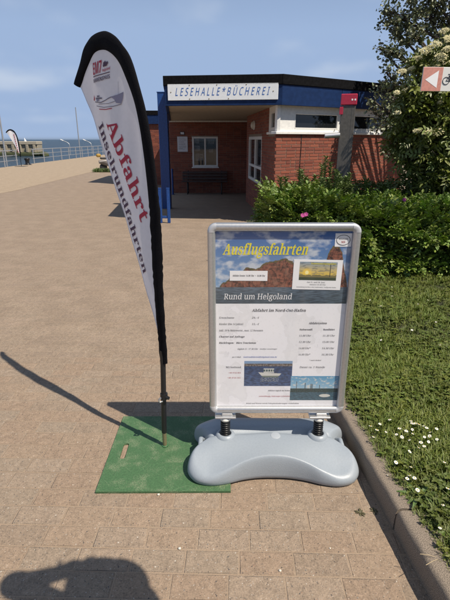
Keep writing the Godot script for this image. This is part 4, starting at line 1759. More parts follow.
	part("ship_drawing", reds.commit(), M.flag_red, t)

# ------------------------------------------------------------------ the excursion board
const BOARD_D := 1.83
const BOARD_X := 0.242
const BOARD_W := 0.628
const BOARD_H := 0.893
const BOARD_Z := 0.247

func build_board() -> void:
	var t := thing("poster_stand", "silver-framed excursion poster stand with grey water-filled foot beside the kerb", "poster stand", V(BOARD_X, BOARD_D, 0.0))
	var mid := Vector3(0, BOARD_Z + BOARD_H * 0.5, 0)
	var pw := 0.033
	# rails: a rounded snap profile, mitred into rounded corner pieces
	var prof := [Vector2(0.0, -0.016), Vector2(0.0, 0.006), Vector2(0.003, 0.0125), Vector2(0.009, 0.0155), Vector2(0.019, 0.016), Vector2(0.028, 0.0125), Vector2(pw, 0.005), Vector2(pw, -0.016)]
	var corner := 0.036
	var hw := BOARD_W * 0.5
	var hh := BOARD_H * 0.5
	for k in 4:
		var len_ := (BOARD_W if k % 2 == 0 else BOARD_H) - 2.0 * corner
		var off := hh if k % 2 == 0 else hw
		var rings := []
		for e in [-0.5, 0.5]:
			var ring := []
			for p in prof:
				ring.append(Vector3(e * len_, off - p.x, p.y))
			rings.append(ring)
		part("frame_rail", loft(rings), M.alu, t, mid, Vector3(0, 0, k * PI / 2))
	for k in 4:
		var sx := 1.0 if k == 0 or k == 3 else -1.0
		var sy := 1.0 if k < 2 else -1.0
		var rings := []
		for i in 9:
			var a := PI / 2 * i / 8.0
			var ring := []
			for p in prof:
				var rad: float = corner - p.x + 0.0
				ring.append(Vector3(sx * (hw - corner + cos(a) * rad), sy * (hh - corner + sin(a) * rad), p.y + 0.0012))
			rings.append(ring)
		part("frame_corner", loft(rings), M.alu_corner, t, mid)
	part("back_panel", chamfered(Vector3(BOARD_W - 0.03, BOARD_H - 0.03, 0.008), 0.002), mat(0.32, 0.33, 0.35, 0.6), t, mid + Vector3(0, 0, -0.011))
	var iw := BOARD_W - 2 * pw
	var ih := BOARD_H - 2 * pw
	var paper := mat(1, 1, 1, 0.55)
	paper.albedo_texture = ImageTexture.create_from_image(poster_image(iw, ih))
	var poster := part("poster", uv_sheet(iw + 0.008, ih + 0.008), paper, t, mid + Vector3(0, 0, -0.004))
	poster_lettering(poster, mid)
	var cover := mat(0.9, 0.92, 0.95, 0.06)
	cover.transparency = BaseMaterial3D.TRANSPARENCY_ALPHA
	cover.albedo_color.a = 0.02
	part("cover_sheet", uv_sheet(iw + 0.004, ih + 0.004), cover, t, mid + Vector3(0, 0, 0.001))
	# water-filled foot
	foot_mesh(t)
	# springs, sockets, fixing plates
	for s in [-1, 1]:
		var sx: float = -0.018 + s * 0.222
		var st := begin()
		var coil := []
		for i in 120:
			var a := i / 119.0
			coil.append(Vector3(sx + cos(a * TAU * 7.0) * 0.0185, 0.128 + a * 0.082, -0.0 + sin(a * TAU * 7.0) * 0.0185))
		tube_in(st, coil, [0.0052], 6)
		part("spring", st.commit(), M.black_metal, t)
		part("spring_core", tube([Vector3(sx, 0.115, 0), Vector3(sx, 0.215, 0)], [0.014, 0.014], 12), M.black_plastic, t)
		part("spring_cap", lathe([Vector2(0.001, 0.205), Vector2(0.023, 0.205), Vector2(0.025, 0.211), Vector2(0.023, 0.222), Vector2(0.001, 0.223)], 20), M.cap_white, t, Vector3(sx, 0, 0))
		part("socket", lathe([Vector2(0.052, 0.100), Vector2(0.047, 0.120), Vector2(0.038, 0.131), Vector2(0.030, 0.133), Vector2(0.027, 0.128), Vector2(0.026, 0.112), Vector2(0.001, 0.110)], 28), M.base_grey, t, Vector3(sx, 0, 0))
		var fix := part("fixing_plate", chamfered(Vector3(0.098, 0.010, 0.05), 0.002), M.alu, t, Vector3(sx, 0.229, 0))
		part("fixing_bolt", chamfered(Vector3(0.05, 0.016, 0.03), 0.003), M.alu, fix, Vector3(0.008, 0.010, 0))
	part("filler_cap", lathe([Vector2(0.001, 0.128), Vector2(0.022, 0.128), Vector2(0.024, 0.124), Vector2(0.024, 0.112)], 20), mat(0.34, 0.37, 0.40, 0.45), t, Vector3(0.0, -0.004, 0.004), Vector3(0.05, 0, 0))

func foot_mesh(t: Node3D) -> void:
	var half := [Vector2(0.000, -0.146), Vector2(0.073, -0.149), Vector2(0.146, -0.163), Vector2(0.219, -0.187), Vector2(0.287, -0.197), Vector2(0.350, -0.180), Vector2(0.387, -0.135), Vector2(0.391, -0.080), Vector2(0.372, -0.025), Vector2(0.330, 0.02), Vector2(0.318, 0.055), Vector2(0.346, 0.095), Vector2(0.376, 0.135), Vector2(0.368, 0.172), Vector2(0.329, 0.192), Vector2(0.230, 0.200), Vector2(0.104, 0.202), Vector2(0.000, 0.202)]
	var outline := half.duplicate()
	for i in range(half.size() - 2, 0, -1):
		outline.append(Vector2(-half[i].x, half[i].y))
	var ring: Array = catmull(outline, 6, true)
	var ts := []
	for i in 12:
		ts.append(i / 12.0 * 0.72)
	for i in 15:
		ts.append(0.72 + 0.28 * sin(i / 14.0 * PI / 2))
	var rows := []
	var cx := -0.022
	for q in ts:
		var row := []
		for p in ring:
			var c := Vector2(p.x * 0.35, 0.02)
			var w: Vector2 = c.lerp(p, q)
			var e: float = (p - w).length()
			var top := foot_height(w.x, w.y)
			var rr := 0.018 + 0.016 * smoothstep(0.12, 0.30, absf(w.x)) + 0.01 * smoothstep(0.0, 0.1, w.y)
			var k := clampf(e / rr, 0.0, 1.0)
			var rim := sqrt(maxf(0.0, 1.0 - (1.0 - k) * (1.0 - k)))
			var lo := minf(0.028, top * 0.5)
			row.append(Vector3(w.x + cx, lo + (top - lo) * rim, -w.y + 0.03))
		rows.append(row)
	# side wall down to the ground, tucked in
	for q in [[0.022, 0.0], [0.014, 0.002], [0.006, 0.006], [0.003, 0.012]]:
		var row := []
		for p in ring:
			var inward: Vector2 = (Vector2(p.x * 0.35, 0.02) - p).normalized() * q[1]
			row.append(Vector3(p.x + inward.x + cx, q[0], -(p.y + inward.y) + 0.03))
		rows.append(row)
	var foot := part("water_foot", fix_out(loft(rows, true, true), Vector3(cx, 0.03, 0.0)), M.base_grey, t)
	foot.rotation.z = -0.009
	foot.position.y = 0.0045
	# carrying handles at the waist
	for s in [-1, 1]:
		part("handle", tube([Vector3(cx + s * 0.325, 0.055, 0.045), Vector3(cx + s * 0.338, 0.080, 0.035), Vector3(cx + s * 0.338, 0.083, -0.005), Vector3(cx + s * 0.335, 0.06, -0.035), Vector3(cx + s * 0.32, 0.05, -0.055)], [0.012, 0.012, 0.012, 0.012, 0.012], 10), M.base_grey, foot)

func foot_height(x: float, d: float) -> float:
	var a := absf(x)
	var zf := 0.052 + 0.074 * pow(cos(clampf(a / 0.30, 0.0, 1.0) * PI / 2), 1.5)
	var k := smoothstep(-0.20, 0.03, d)
	var z := lerpf(zf, 0.116, k)
	# groove between the front lobe and the rear tank, and the rear tank's crown
	z -= 0.018 * exp(-pow((d - (0.070 - a * 0.11)) / 0.015, 2.0)) * smoothstep(0.34, 0.24, a)
	z += 0.008 * smoothstep(0.06, 0.10, d)
	z -= 0.022 * smoothstep(0.12, 0.21, d)
	z -= 0.028 * smoothstep(0.25, 0.36, a) * smoothstep(-0.1, 0.05, d)
	return z

func fix_out(m: ArrayMesh, mid: Vector3) -> ArrayMesh:
	return m

# printing -------------------------------------------------------------
func board_uv(px: float, py: float) -> Vector2:
	var p := at_depth(px, py, BOARD_D - 0.004)
	return Vector2(p.x - BOARD_X, p.y - (BOARD_Z + BOARD_H * 0.5))

func poster_image(iw: float, ih: float) -> Image:
	var w := 720
	var h := int(w * ih / iw)
	var im := Image.create(w, h, false, Image.FORMAT_RGB8)
	var n := FastNoiseLite.new()
	n.seed = 2
	n.frequency = 0.006
	n.fractal_octaves = 5
	var n2 := FastNoiseLite.new()
	n2.seed = 22
	n2.frequency = 0.02
	n2.fractal_octaves = 4
	var to_px := func(px: float, py: float) -> Vector2:
		var q := board_uv(px, py)
		return Vector2((q.x / iw + 0.5) * w, (0.5 - q.y / ih) * h)
	var split: float = to_px.call(280, 304.5).y
	var horizon: float = to_px.call(280, 288.0).y
	var cliff_l := [[0.03, 0.0], [0.06, 0.10], [0.10, 0.16], [0.13, 0.30], [0.20, 0.33], [0.24, 0.42], [0.30, 0.36], [0.36, 0.50], [0.44, 0.56], [0.52, 0.60], [0.58, 0.52], [0.615, 0.45], [0.64, 0.18], [0.66, 0.0]]
	var cliff_r := [[0.78, 0.0], [0.80, 0.30], [0.83, 0.70], [0.86, 0.84], [0.90, 0.86], [0.93, 0.74], [0.95, 0.45], [0.975, 0.2], [0.99, 0.0]]
	var skyline := func(list: Array, u: float) -> float:
		for i in list.size() - 1:
			if u >= list[i][0] and u < list[i + 1][0]:
				return lerpf(list[i][1], list[i + 1][1], (u - list[i][0]) / (list[i + 1][0] - list[i][0]))
		return 0.0
	for y in h:
		for x in w:
			var u := float(x) / w
			var c: Vector3
			if y < split:
				var v := y / horizon
				var a := n.get_noise_2d(x, y * 1.9)
				var b := n2.get_noise_2d(x, y * 1.4)
				if y < horizon:
					c = Vector3(0.035, 0.12, 0.36).lerp(Vector3(0.19, 0.33, 0.52), clampf(v, 0, 1))
					c = c.lerp(Vector3(0.56, 0.60, 0.66), clampf(a * 1.7 + b * 0.5 + v * 0.35 - 0.06, 0, 0.9))
					var hl: float = maxf(skyline.call(cliff_l, u), skyline.call(cliff_r, u)) * 0.86
					hl += b * 0.03
					if hl > 0.01 and 1.0 - v < hl:
						var strata := n2.get_noise_2d(x * 0.7, y * 3.2)
						var crack := clampf(absf(n2.get_noise_2d(x * 1.1 + 31.0, y * 0.55)) * 7.0, 0.25, 1.0)
						c = Vector3(0.19, 0.062, 0.036) * clampf(1.0 + strata * 0.9 + n.get_noise_2d(x * 7.0, y * 6.0) * 0.9, 0.2, 2.0) * crack
						c = c.lerp(Vector3(0.30, 0.15, 0.10), clampf(n.get_noise_2d(x * 3.0, y * 2.0), 0, 0.6))
						if hl - (1.0 - v) < 0.035:
							c = c.lerp(Vector3(0.10, 0.11, 0.035), 0.6)
				else:
					var s := (y - horizon) / (split - horizon)
					c = Vector3(0.095, 0.13, 0.17).lerp(Vector3(0.05, 0.075, 0.10), s) * (1.0 + n2.get_noise_2d(x * 0.8, y * 5.0) * 0.8)
			else:
				c = Vector3(0.86, 0.86, 0.89)
				# pale grey damp stains on the sheet
				var a := n.get_noise_2d(x * 0.55 + 400.0, y * 0.5 + 90.0) + n2.get_noise_2d(x * 0.35, y * 0.3 + 50) * 0.35
				if a > 0.17 and a < 0.36:
					c *= 0.93
				elif a > 0.155 and a <= 0.17:
					c *= 0.89
				elif a >= 0.36:
					c *= 0.96
				if n2.get_noise_2d(x * 2.4 + 77, y * 2.4) > 0.42:
					c *= 0.94
			im.set_pixel(x, y, lin(c.x, c.y, c.z))
	# boat photograph
	var a0: Vector2 = to_px.call(245.0, 361.5)
	var a1: Vector2 = to_px.call(291.5, 386.5)
	for y in range(int(a0.y), int(a1.y)):
		for x in range(int(a0.x), int(a1.x)):
			var u := (x - a0.x) / (a1.x - a0.x)
			var v := (y - a0.y) / (a1.y - a0.y)
			var b := n2.get_noise_2d(x * 1.5, y * 4.0)
			var c := Vector3(0.022, 0.05, 0.13).lerp(Vector3(0.05, 0.09, 0.19), v) * (1.0 + b * 0.9)
			if v < 0.10:
				c = Vector3(0.22, 0.34, 0.52)
			elif v < 0.2:
				c = Vector3(0.09, 0.07, 0.06).lerp(Vector3(0.34, 0.30, 0.28), clampf(n2.get_noise_2d(x * 6.0, y * 3.0) + 0.3, 0, 1))
			# hull and cabin
			var hull := u > 0.28 + (v - 0.42) * 0.5 and u < 0.77 - maxf(0.0, v - 0.5) * 0.5 and v > 0.44 + 0.10 * (u - 0.3) and v < 0.64
			if hull:
				c = Vector3(0.62, 0.62, 0.58) if v < 0.58 else Vector3(0.16, 0.2, 0.17)
			if u > 0.40 and u < 0.62 and v > 0.29 and v < 0.46:
				c = Vector3(0.55, 0.56, 0.54)
				if v > 0.33 and v < 0.41 and fmod(u * 20.0, 1.0) < 0.7:
					c = Vector3(0.06, 0.10, 0.10)
			if v >= 0.64 and v < 0.82 and u > 0.34 and u < 0.72 and n2.get_noise_2d(x * 4.0, y * 8.0) > 0.0:
				c = c.lerp(Vector3(0.36, 0.38, 0.36), 0.5)
			im.set_pixel(x, y, lin(c.x, c.y, c.z))
	# harbour photograph
	var b0: Vector2 = to_px.call(291.2, 376.6)
	var b1: Vector2 = to_px.call(337.0, 400.5)
	for y in range(int(b0.y), int(b1.y)):
		for x in range(int(b0.x), int(b1.x)):
			var u := (x - b0.x) / (b1.x - b0.x)
			var v := (y - b0.y) / (b1.y - b0.y)
			var c := Vector3(0.10, 0.32, 0.52).lerp(Vector3(0.38, 0.56, 0.68), v * 1.6)
			c = c.lerp(Vector3(0.7, 0.68, 0.62), clampf(n2.get_noise_2d(x * 1.3, y * 2.2 + 40) * 2.4 - 0.35, 0, 0.85))
			if v > 0.50:
				c = Vector3(0.03, 0.06, 0.06) * (1.0 + n2.get_noise_2d(x * 6.0, y * 5.0) * 0.8)
			if v > 0.66:
				c = Vector3(0.05, 0.11, 0.15) * (1.0 + n2.get_noise_2d(x * 2.0, y * 6.0) * 0.8)
			for mast in [0.42, 0.445, 0.60, 0.30, 0.12]:
				if absf(u - mast) < 0.006 and v > 0.18 + mast * 0.3 and v < 0.6:
					c = Vector3(0.05, 0.05, 0.05)
			if (u - 0.72) * (u - 0.72) * 30.0 + (v - 0.80) * (v - 0.80) * 90.0 < 0.4:
				c = Vector3(0.62, 0.62, 0.58)
			im.set_pixel(x, y, lin(c.x, c.y, c.z))
	return im

func sunset_image() -> Image:
	var w := 160
	var h := 76
	var im := Image.create(w, h, false, Image.FORMAT_RGB8)
	var n := FastNoiseLite.new()
	n.seed = 8
	n.frequency = 0.03
	n.fractal_octaves = 4
	for y in h:
		for x in w:
			var u := float(x) / w
			var v := float(y) / h
			var c := Vector3(0.24, 0.33, 0.42).lerp(Vector3(0.72, 0.52, 0.10), clampf(v * 1.6, 0, 1))
			c = c.lerp(Vector3(0.12, 0.14, 0.16), clampf(n.get_noise_2d(x, y * 3.0) * 1.8, 0, 0.6))
			var sd := Vector2((u - 0.2) * 2.1, v - 0.57).length()
			if sd < 0.10:
				c = Vector3(0.95, 0.85, 0.4)
			elif sd < 0.30:
				c = c.lerp(Vector3(0.9, 0.62, 0.08), 1.0 - (sd - 0.10) / 0.2)
			if v > 0.70 + 0.06 * n.get_noise_2d(x * 2.0, 5.0):
				c = Vector3(0.045, 0.06, 0.03) if v > 0.84 else Vector3(0.20, 0.17, 0.07)
			if absf(u - 0.82) < 0.008 and v > 0.1 and v < 0.8:
				c = Vector3(0.03, 0.03, 0.03)
			im.set_pixel(x, y, lin(c.x, c.y, c.z))
	return im

func poster_lettering(poster: MeshInstance3D, mid: Vector3) -> void:
	var put := func(p: Vector2): return Vector3(p.x, p.y, 0.0006)
	var serif := font(false, true)
	var bold := font(true, true)
	var add := func(txt: String, f: Font, x0: float, x1: float, y: float, cap: float, m: Material, slant := 0.18, drop := 0.0):
		# x0, x1, y: where the line stands on the photograph
		var a := board_uv(x0, y)
		var b := board_uv(x1, y + drop)
		b.y = a.y - drop * 0.004
		part("lettering", lettering(txt, f, a, b, put, Vector3.BACK, slant, 1.0, cap), m, poster)
	add.call("Ausflugsfahrten", bold, 222.5, 307.5, 255.0, 0.046, M.ink_yellow, 0.22)
	add.call("Rund um Helgoland", serif, 223.8, 292.0, 299.8, 0.026, M.ink_white, 0.10)
	add.call("Abfahrt im Nord-Ost-Hafen", bold, 252.0, 306.0, 312.3, 0.0125, M.ink, 0.22)
	add.call("Erwachsene", serif, 219.0, 234.0, 319.2, 0.0085, M.ink, 0.2)
	add.call("29,- €", serif, 252.0, 259.0, 319.2, 0.0085, M.ink, 0.2)
	add.call("Kinder (bis 14 Jahre)", serif, 219.0, 243.0, 325.6, 0.0085, M.ink, 0.2)
	add.call("15,- €", serif, 252.0, 259.0, 325.6, 0.0085, M.ink, 0.2)
	add.call("inkl. 19 % Mehrwertst., max. 12 Personen", serif, 219.0, 263.0, 332.0, 0.0085, M.ink, 0.2)
	add.call("Charter auf Anfrage", bold, 219.0, 244.5, 338.2, 0.0085, M.ink, 0.2)
	add.call("Rückfragen:   Büro Tourismus", bold, 219.0, 256.0, 344.4, 0.0085, M.ink, 0.2)
	add.call("täglich 11 - 17.30 Uhr", serif, 237.5, 258.0, 350.4, 0.0075, M.ink, 0.2)
	add.call("(außer sonntags)", serif, 260.0, 277.0, 350.2, 0.0055, M.ink, 0.2)
	add.call("per E-Mail:", serif, 232.0, 241.0, 358.4, 0.0062, M.ink, 0.2)
	add.call("inselrundfahrten@helgoland-reise.de", serif, 243.5, 277.0, 358.4, 0.0070, M.ink_blue, 0.0)
	add.call("MS Seehund", serif, 226.0, 241.0, 368.8, 0.0085, M.ink, 0.0)
	add.call("+49 4725 811", serif, 228.5, 241.0, 374.2, 0.0066, M.ink_red, 0.0)
	add.call("+49 4725 312", serif, 227.5, 240.5, 379.2, 0.0066, M.ink_red, 0.0)
	add.call("Abfahrtzeiten", bold, 309.0, 327.0, 324.8, 0.0092, M.ink, 0.22)
	add.call("Hafenrundf.", bold, 299.8, 313.0, 331.0, 0.0078, M.ink, 0.1)
	add.call("Rundfahrt", bold, 323.5, 335.0, 331.0, 0.0078, M.ink, 0.1)
	var times := ["11.00 Uhr", "12.30 Uhr", "14.00 Uhr*", "16.00 Uhr*"]
	for k in 4:
		add.call(times[k], serif, 299.3 - k * 0.25, 311.0 - k * 0.25, 337.2 + k * 6.3, 0.0085, M.ink, 0.2)
		add.call(["11.30 Uhr", "13.00 Uhr", "14.30 Uhr", "16.30 Uhr"][k], serif, 323.0 - k * 0.4, 335.0 - k * 0.4, 337.2 + k * 6.3, 0.0085, M.ink, 0.2)
	add.call("* nach Bedarf", serif, 309.5, 321.5, 361.6, 0.0055, M.ink, 0.2)
	add.call("Dauer ca. 1 Stunde", serif, 299.8, 325.0, 368.8, 0.0092, M.ink, 0.15)
	add.call("Abfahrt täglich im Hafen", serif, 268.0, 290.2, 392.0, 0.0066, M.ink, 0.0)
	add.call("wetterabhängig, Änderungen vorbehalten", serif, 259.0, 290.0, 397.6, 0.0062, M.ink_red, 0.0)
	add.call("Wind und Wetter sowie Fahrplanänderungen vorbehalten", serif, 246.0, 299.0, 404.8, 0.0062, M.ink, 0.15)
	# slip of paper over the cliffs
	var slip := part("paper_slip", chamfered(Vector3(0.160, 0.044, 0.0006), 0.0001), M.ink_white, poster, Vector3(board_uv(248.7, 276.3).x, board_uv(248.7, 276.3).y, 0.001), Vector3(0, 0, -0.006))
	part("lettering", lettering("Abfahrt heute: 14.00 Uhr  +  16.00 Uhr", bold, Vector2(-0.068, -0.003), Vector2(0.070, -0.003), func(p): return Vector3(p.x, p.y, 0.0006), Vector3.BACK, 0.0, 1.0, 0.0075), M.ink, slip)
	# sheet with the sunset picture, slightly crooked
	var c := board_uv(317.6, 275.3)
	var sheet := part("picture_sheet", chamfered(Vector3(0.206, 0.132, 0.0006), 0.0001), M.ink_white, poster, Vector3(c.x, c.y, 0.0012), Vector3(0, 0, -0.02))
	var sm := mat(1, 1, 1, 0.5)
	sm.albedo_texture = ImageTexture.create_from_image(sunset_image())
	part("picture", uv_sheet(0.158, 0.080), sm, sheet, Vector3(0.002, 0.016, 0.0006))
	var ps := func(p): return Vector3(p.x, p.y, 0.0006)
	part("lettering", lettering("Sonnenuntergangsfahrt", bold, Vector2(-0.03, 0.046), Vector2(0.075, 0.046), func(p): return Vector3(p.x, p.y, 0.0012), Vector3.BACK, 0.0, 1.0, 0.0075), M.ink_yellow, sheet)
	part("lettering", lettering("Am 21. und 28. Juni", serif, Vector2(-0.042, -0.036), Vector2(0.035, -0.036), ps, Vector3.BACK, 0.0, 1.0, 0.006), M.ink, sheet)
	part("lettering", lettering("Abfahrt 20.30 Uhr", serif, Vector2(-0.03, -0.046), Vector2(0.04, -0.046), ps, Vector3.BACK, 0.0, 1.0, 0.005), M.ink, sheet)
	part("lettering", lettering("Anmeldung im Büro oder telefonisch, Treffpunkt Hafen", serif, Vector2(-0.085, -0.057), Vector2(0.085, -0.057), ps, Vector3.BACK, 0.0, 1.0, 0.0045), M.ink, sheet)
	# oval badge
	var bc := board_uv(343.8, 240.4)
	var badge := part("badge", box_mesh(Vector3(0.068, 0.056, 0.0005)), M.ink_white, poster, Vector3(bc.x, bc.y, 0.001))
	var st := begin()
	var ring := []
	for k in 33:
		var a := TAU * k / 32.0
		ring.append(Vector3(cos(a) * 0.028, sin(a) * 0.021, 0.0005))
	tube_in(st, ring, [0.0011], 4)
	part("badge_ring", st.commit(), M.ink, badge)
	part("lettering", lettering("HELGOLAND", bold, Vector2(-0.019, 0.002), Vector2(0.019, 0.002), ps, Vector3.BACK, 0.0, 1.0, 0.006), M.ink, badge)
	part("lettering", lettering("MS", bold, Vector2(-0.008, -0.012), Vector2(0.008, -0.012), ps, Vector3.BACK, 0.0, 1.0, 0.008), M.ink_red, badge)

# ------------------------------------------------------------------ harbour
func build_harbour() -> void:
	var z := land(40.0)
	# railing along the quay edge: two lengths with a gap between them
	railing([29.2, 31.3, 33.2, 35.2], "galvanised quay railing before the moored mast and the small feather flag")
	var far := []
	var d := 38.4
	while d < 78.0:
		far.append(d)
		d += 2.2
	railing(far, "long galvanised quay railing running out past the two bent lamp posts")
	var bl := thing("mooring_bollard", "black mooring bollard in the gap of the quay railing", "bollard", V(-15.35, 36.6, z))
	part("post", lathe([Vector2(0.001, 0.0), Vector2(0.26, 0.0), Vector2(0.26, 0.04), Vector2(0.17, 0.08), Vector2(0.15, 0.3), Vector2(0.22, 0.42), Vector2(0.2, 0.5), Vector2(0.001, 0.53)], 20), M.black_metal, bl)
	part("base_flange", lathe([Vector2(0.001, 0.0), Vector2(0.32, 0.0), Vector2(0.32, 0.025), Vector2(0.001, 0.025)], 20), M.black_metal, bl)
	# bent lamp posts
	for q in [[70.0, 61.0, "bent galvanised lamp post beside the tall thin mast"], [91.8, 66.0, "bent galvanised lamp post close to the white feather flag's edge"]]:
		var foot := at_depth(q[0], 150, q[1])
		var lp := thing("lamp_post", q[2], "lamp post", Vector3(foot.x, z, -q[1]), 0.0, "bent lamp posts on the quay")
		part("post", tube([Vector3.ZERO, Vector3(0, 1.15, 0), Vector3(-0.05, 1.35, 0), Vector3(-0.3, 1.52, 0), Vector3(-0.75, 1.72, 0)], [0.05, 0.05, 0.045, 0.04, 0.04], 8), M.steel, lp)
		part("lamp_head", chamfered(Vector3(0.42, 0.09, 0.2), 0.03), M.white_frame, lp, Vector3(-0.9, 1.78, 0), Vector3(0, 0, -0.4))
		part("base_plate", chamfered(Vector3(0.26, 0.03, 0.26), 0.005), M.steel, lp, Vector3(0, 0.016, 0))
	# moored boats: only their masts rise above the quay
	sail_boat(V(-17.25, 36.6, -3.5), 9.6, "sailing boat moored by the small feather flag, only its mast rising over the quay")
	sail_boat(V(-17.75, 57.5, -3.5), 8.55, "sailing boat moored far along the quay, its thin mast between lamp posts")
	# small feather flag on the quay
	var fm := flag_meshes()
	var sf := thing("small_feather_flag", "distant small white feather flag with dark edge standing by the quay railing", "flag", V(-14.9, 34.4, z))
	var n := 40
	var o := even(fm.outer, n)
	var inn := even(fm.inner, n)
	var rings := []
	var srings := []
	var edge := even(fm.free, n)
	var k := 1.36
	for i in n + 1:
		var ring := []
		for j in 8:
			var an := TAU * j / 8.0
			var p: Vector2 = (o[i] + inn[i]) * 0.5 + (o[i] - inn[i]) * 0.5 * cos(an)
			ring.append(Vector3(-p.x, p.y, sin(an) * 0.012) * k)
		rings.append(ring)
	var band := even(inn.slice(int(n * 0.12)), n)
	for i in n + 1:
		var row := []
		for j in 6:
			var p: Vector2 = band[i].lerp(edge[i], j / 5.0)
			row.append(Vector3(-p.x, p.y, 0.01 * sin(p.x * 20.0)) * k)
		srings.append(row)
	part("sleeve", loft(rings), M.black_cloth, sf)
	part("sail", loft(srings, false, false), M.flag_white, sf)
	part("pole", tube([Vector3(0, 0.02, 0), Vector3(0, 0.6, 0)], [0.02], 8), M.black_metal, sf)
	part("foot", chamfered(Vector3(0.7, 0.02, 0.7), 0.005), mat(0.04, 0.04, 0.04, 0.7), sf, Vector3(0, 0.011, 0))
	var print_ := begin()
	for i in 9:
		var z0 := 0.75 + i * 0.105
		var s := 0.06 + i * 0.012
		box_in(print_, Transform3D(Basis(), Vector3(-s * k, z0 * k, 0.016)), Vector3(0.05, 0.10, 0.002))
	part("lettering", print_.commit(), M.flag_red, sf)
	# stone mole across the harbour mouth
	var mole := thing("stone_mole", "long pale stone harbour mole with dark recesses and weedy foot", "pier", V(-112.0, 150.0, -3.5))
	var stone := grained(0.30, 0.265, 0.20, 0.95, 0.25, 0.25, 0.0, 81, 0.03)
	var weed := grained(0.055, 0.065, 0.028, 0.95, 0.4, 0.3, 0.0, 82, 0.04)
	part("wall", chamfered(Vector3(105.0, 2.4, 4.0), 0.15), stone, mole, Vector3(0, 2.25, -3.2))
	part("parapet", chamfered(Vector3(105.2, 1.0, 4.6), 0.12), grained(0.36, 0.32, 0.25, 0.95, 0.2, 0.25, 0.0, 83, 0.03), mole, Vector3(0, 3.9, -3.0))
	part("weedy_footing", chamfered(Vector3(105.4, 1.3, 5.2), 0.3), weed, mole, Vector3(0, 0.45, -3.0))
	for i in 46:
		part("buttress", chamfered(Vector3(0.8, 2.3, 0.9), 0.1), stone, mole, Vector3(51.6 - i * 2.25, 2.2, -0.9))
	var r := RandomNumberGenerator.new()
	r.seed = 15
	for i in 8:
		var st := begin()
		var s := r.randf_range(0.5, 1.1)
		box_lump(st, s, r)
		var rk := thing("boulder", "dark boulder lying at the end of the stone mole", "rock", V(-59.2 + i * 0.42 + r.randf() * 0.4, 149.0 + r.randf_range(-2, 2), -3.4 + (0.5 if i < 6 else 0.05)), 0.0, "boulders at the mole's end")
		part("stone", st.commit(), weed, rk)
	# white yacht far out
	var y := thing("distant_yacht", "tiny white yacht far out on the sea above the stone mole", "boat", V(-272.0, 650.0, -3.5), 0.4)
	part("hull", loft([[Vector3(-4, 1.4, 0.9), Vector3(-4, 1.4, -0.9), Vector3(-3.8, 0, -0.7), Vector3(-3.8, 0, 0.7)], [Vector3(0, 1.3, 1.3), Vector3(0, 1.3, -1.3), Vector3(0, 0, -1.0), Vector3(0, 0, 1.0)], [Vector3(4.4, 1.7, 0.05), Vector3(4.4, 1.7, -0.05), Vector3(3.8, 0, -0.05), Vector3(3.8, 0, 0.05)]]), M.ink_white, y)
	part("cabin", chamfered(Vector3(3.4, 1.2, 1.8), 0.3), M.ink_white, y, Vector3(-0.6, 1.9, 0))
	part("sail", loft([[Vector3(-0.5, 1.9, 0.02), Vector3(-0.5, 1.9, -0.02), Vector3(2.6, 1.9, 0)], [Vector3(-0.4, 7.0, 0.02), Vector3(-0.4, 7.0, -0.02), Vector3(-0.2, 7.0, 0)]]), M.ink_white, y)
	build_bed()

func box_lump(st: SurfaceTool, s: float, r: RandomNumberGenerator) -> void:
	var rings := []
	for i in 5:
		var a := PI * (i + 0.15) / 4.3 - PI / 2
		var ring := []
		for k in 8:
			var b := TAU * k / 8.0
			var q := s * r.randf_range(0.8, 1.2)
			ring.append(Vector3(cos(a) * cos(b) * q, sin(a) * q * 0.7, cos(a) * sin(b) * q))
		rings.append(ring)
	loft_in(st, rings)

func railing(ds: Array, label: String) -> void:
	var x := -15.55
	var z := land(40.0)
	var t := thing("quay_railing", label, "railing", V(x, ds[0], z))
	for d in ds:
		part("post", tube([V(0, d - ds[0], 0), V(0, d - ds[0], 1.1)], [0.045], 8), M.steel, t)
	for h in [1.1, 0.75, 0.4]:
		part("rail", tube([V(0, -0.2, h), V(0, ds[ds.size() - 1] - ds[0] + 0.2, h)], [0.035 if h > 1.0 else 0.024], 8), M.steel, t)

func sail_boat(at: Vector3, top: float, label: String) -> void:
	var t := thing("sailing_boat", label, "boat", at)
	var rings := []
	for q in [[-4.5, 0.15, 1.1], [-3.6, 0.9, 0.95], [-1.0, 1.35, 0.9], [1.6, 1.2, 0.95], [3.3, 0.65, 1.05], [4.2, 0.04, 1.2]]:
		var ring := []
		for p in [[-1.0, 1.0], [-0.75, 0.2], [0.0, -0.3], [0.75, 0.2], [1.0, 1.0]]:
			ring.append(Vector3(p[0] * q[1], p[1] * q[2], q[0]))
		rings.append(ring)
	part("hull", loft(rings), M.white_wall, t)
	part("cabin", chamfered(Vector3(1.5, 0.5, 3.0), 0.15), M.white_wall, t, Vector3(0, 1.2, -0.2))
	part("mast", tube([Vector3(0, 0.9, -0.6), Vector3(0, top, -0.6)], [0.075, 0.055], 8), M.steel, t)
	part("boom", tube([Vector3(0, 1.7, -0.5), Vector3(0, 1.75, 2.8)], [0.05], 8), M.steel, t)

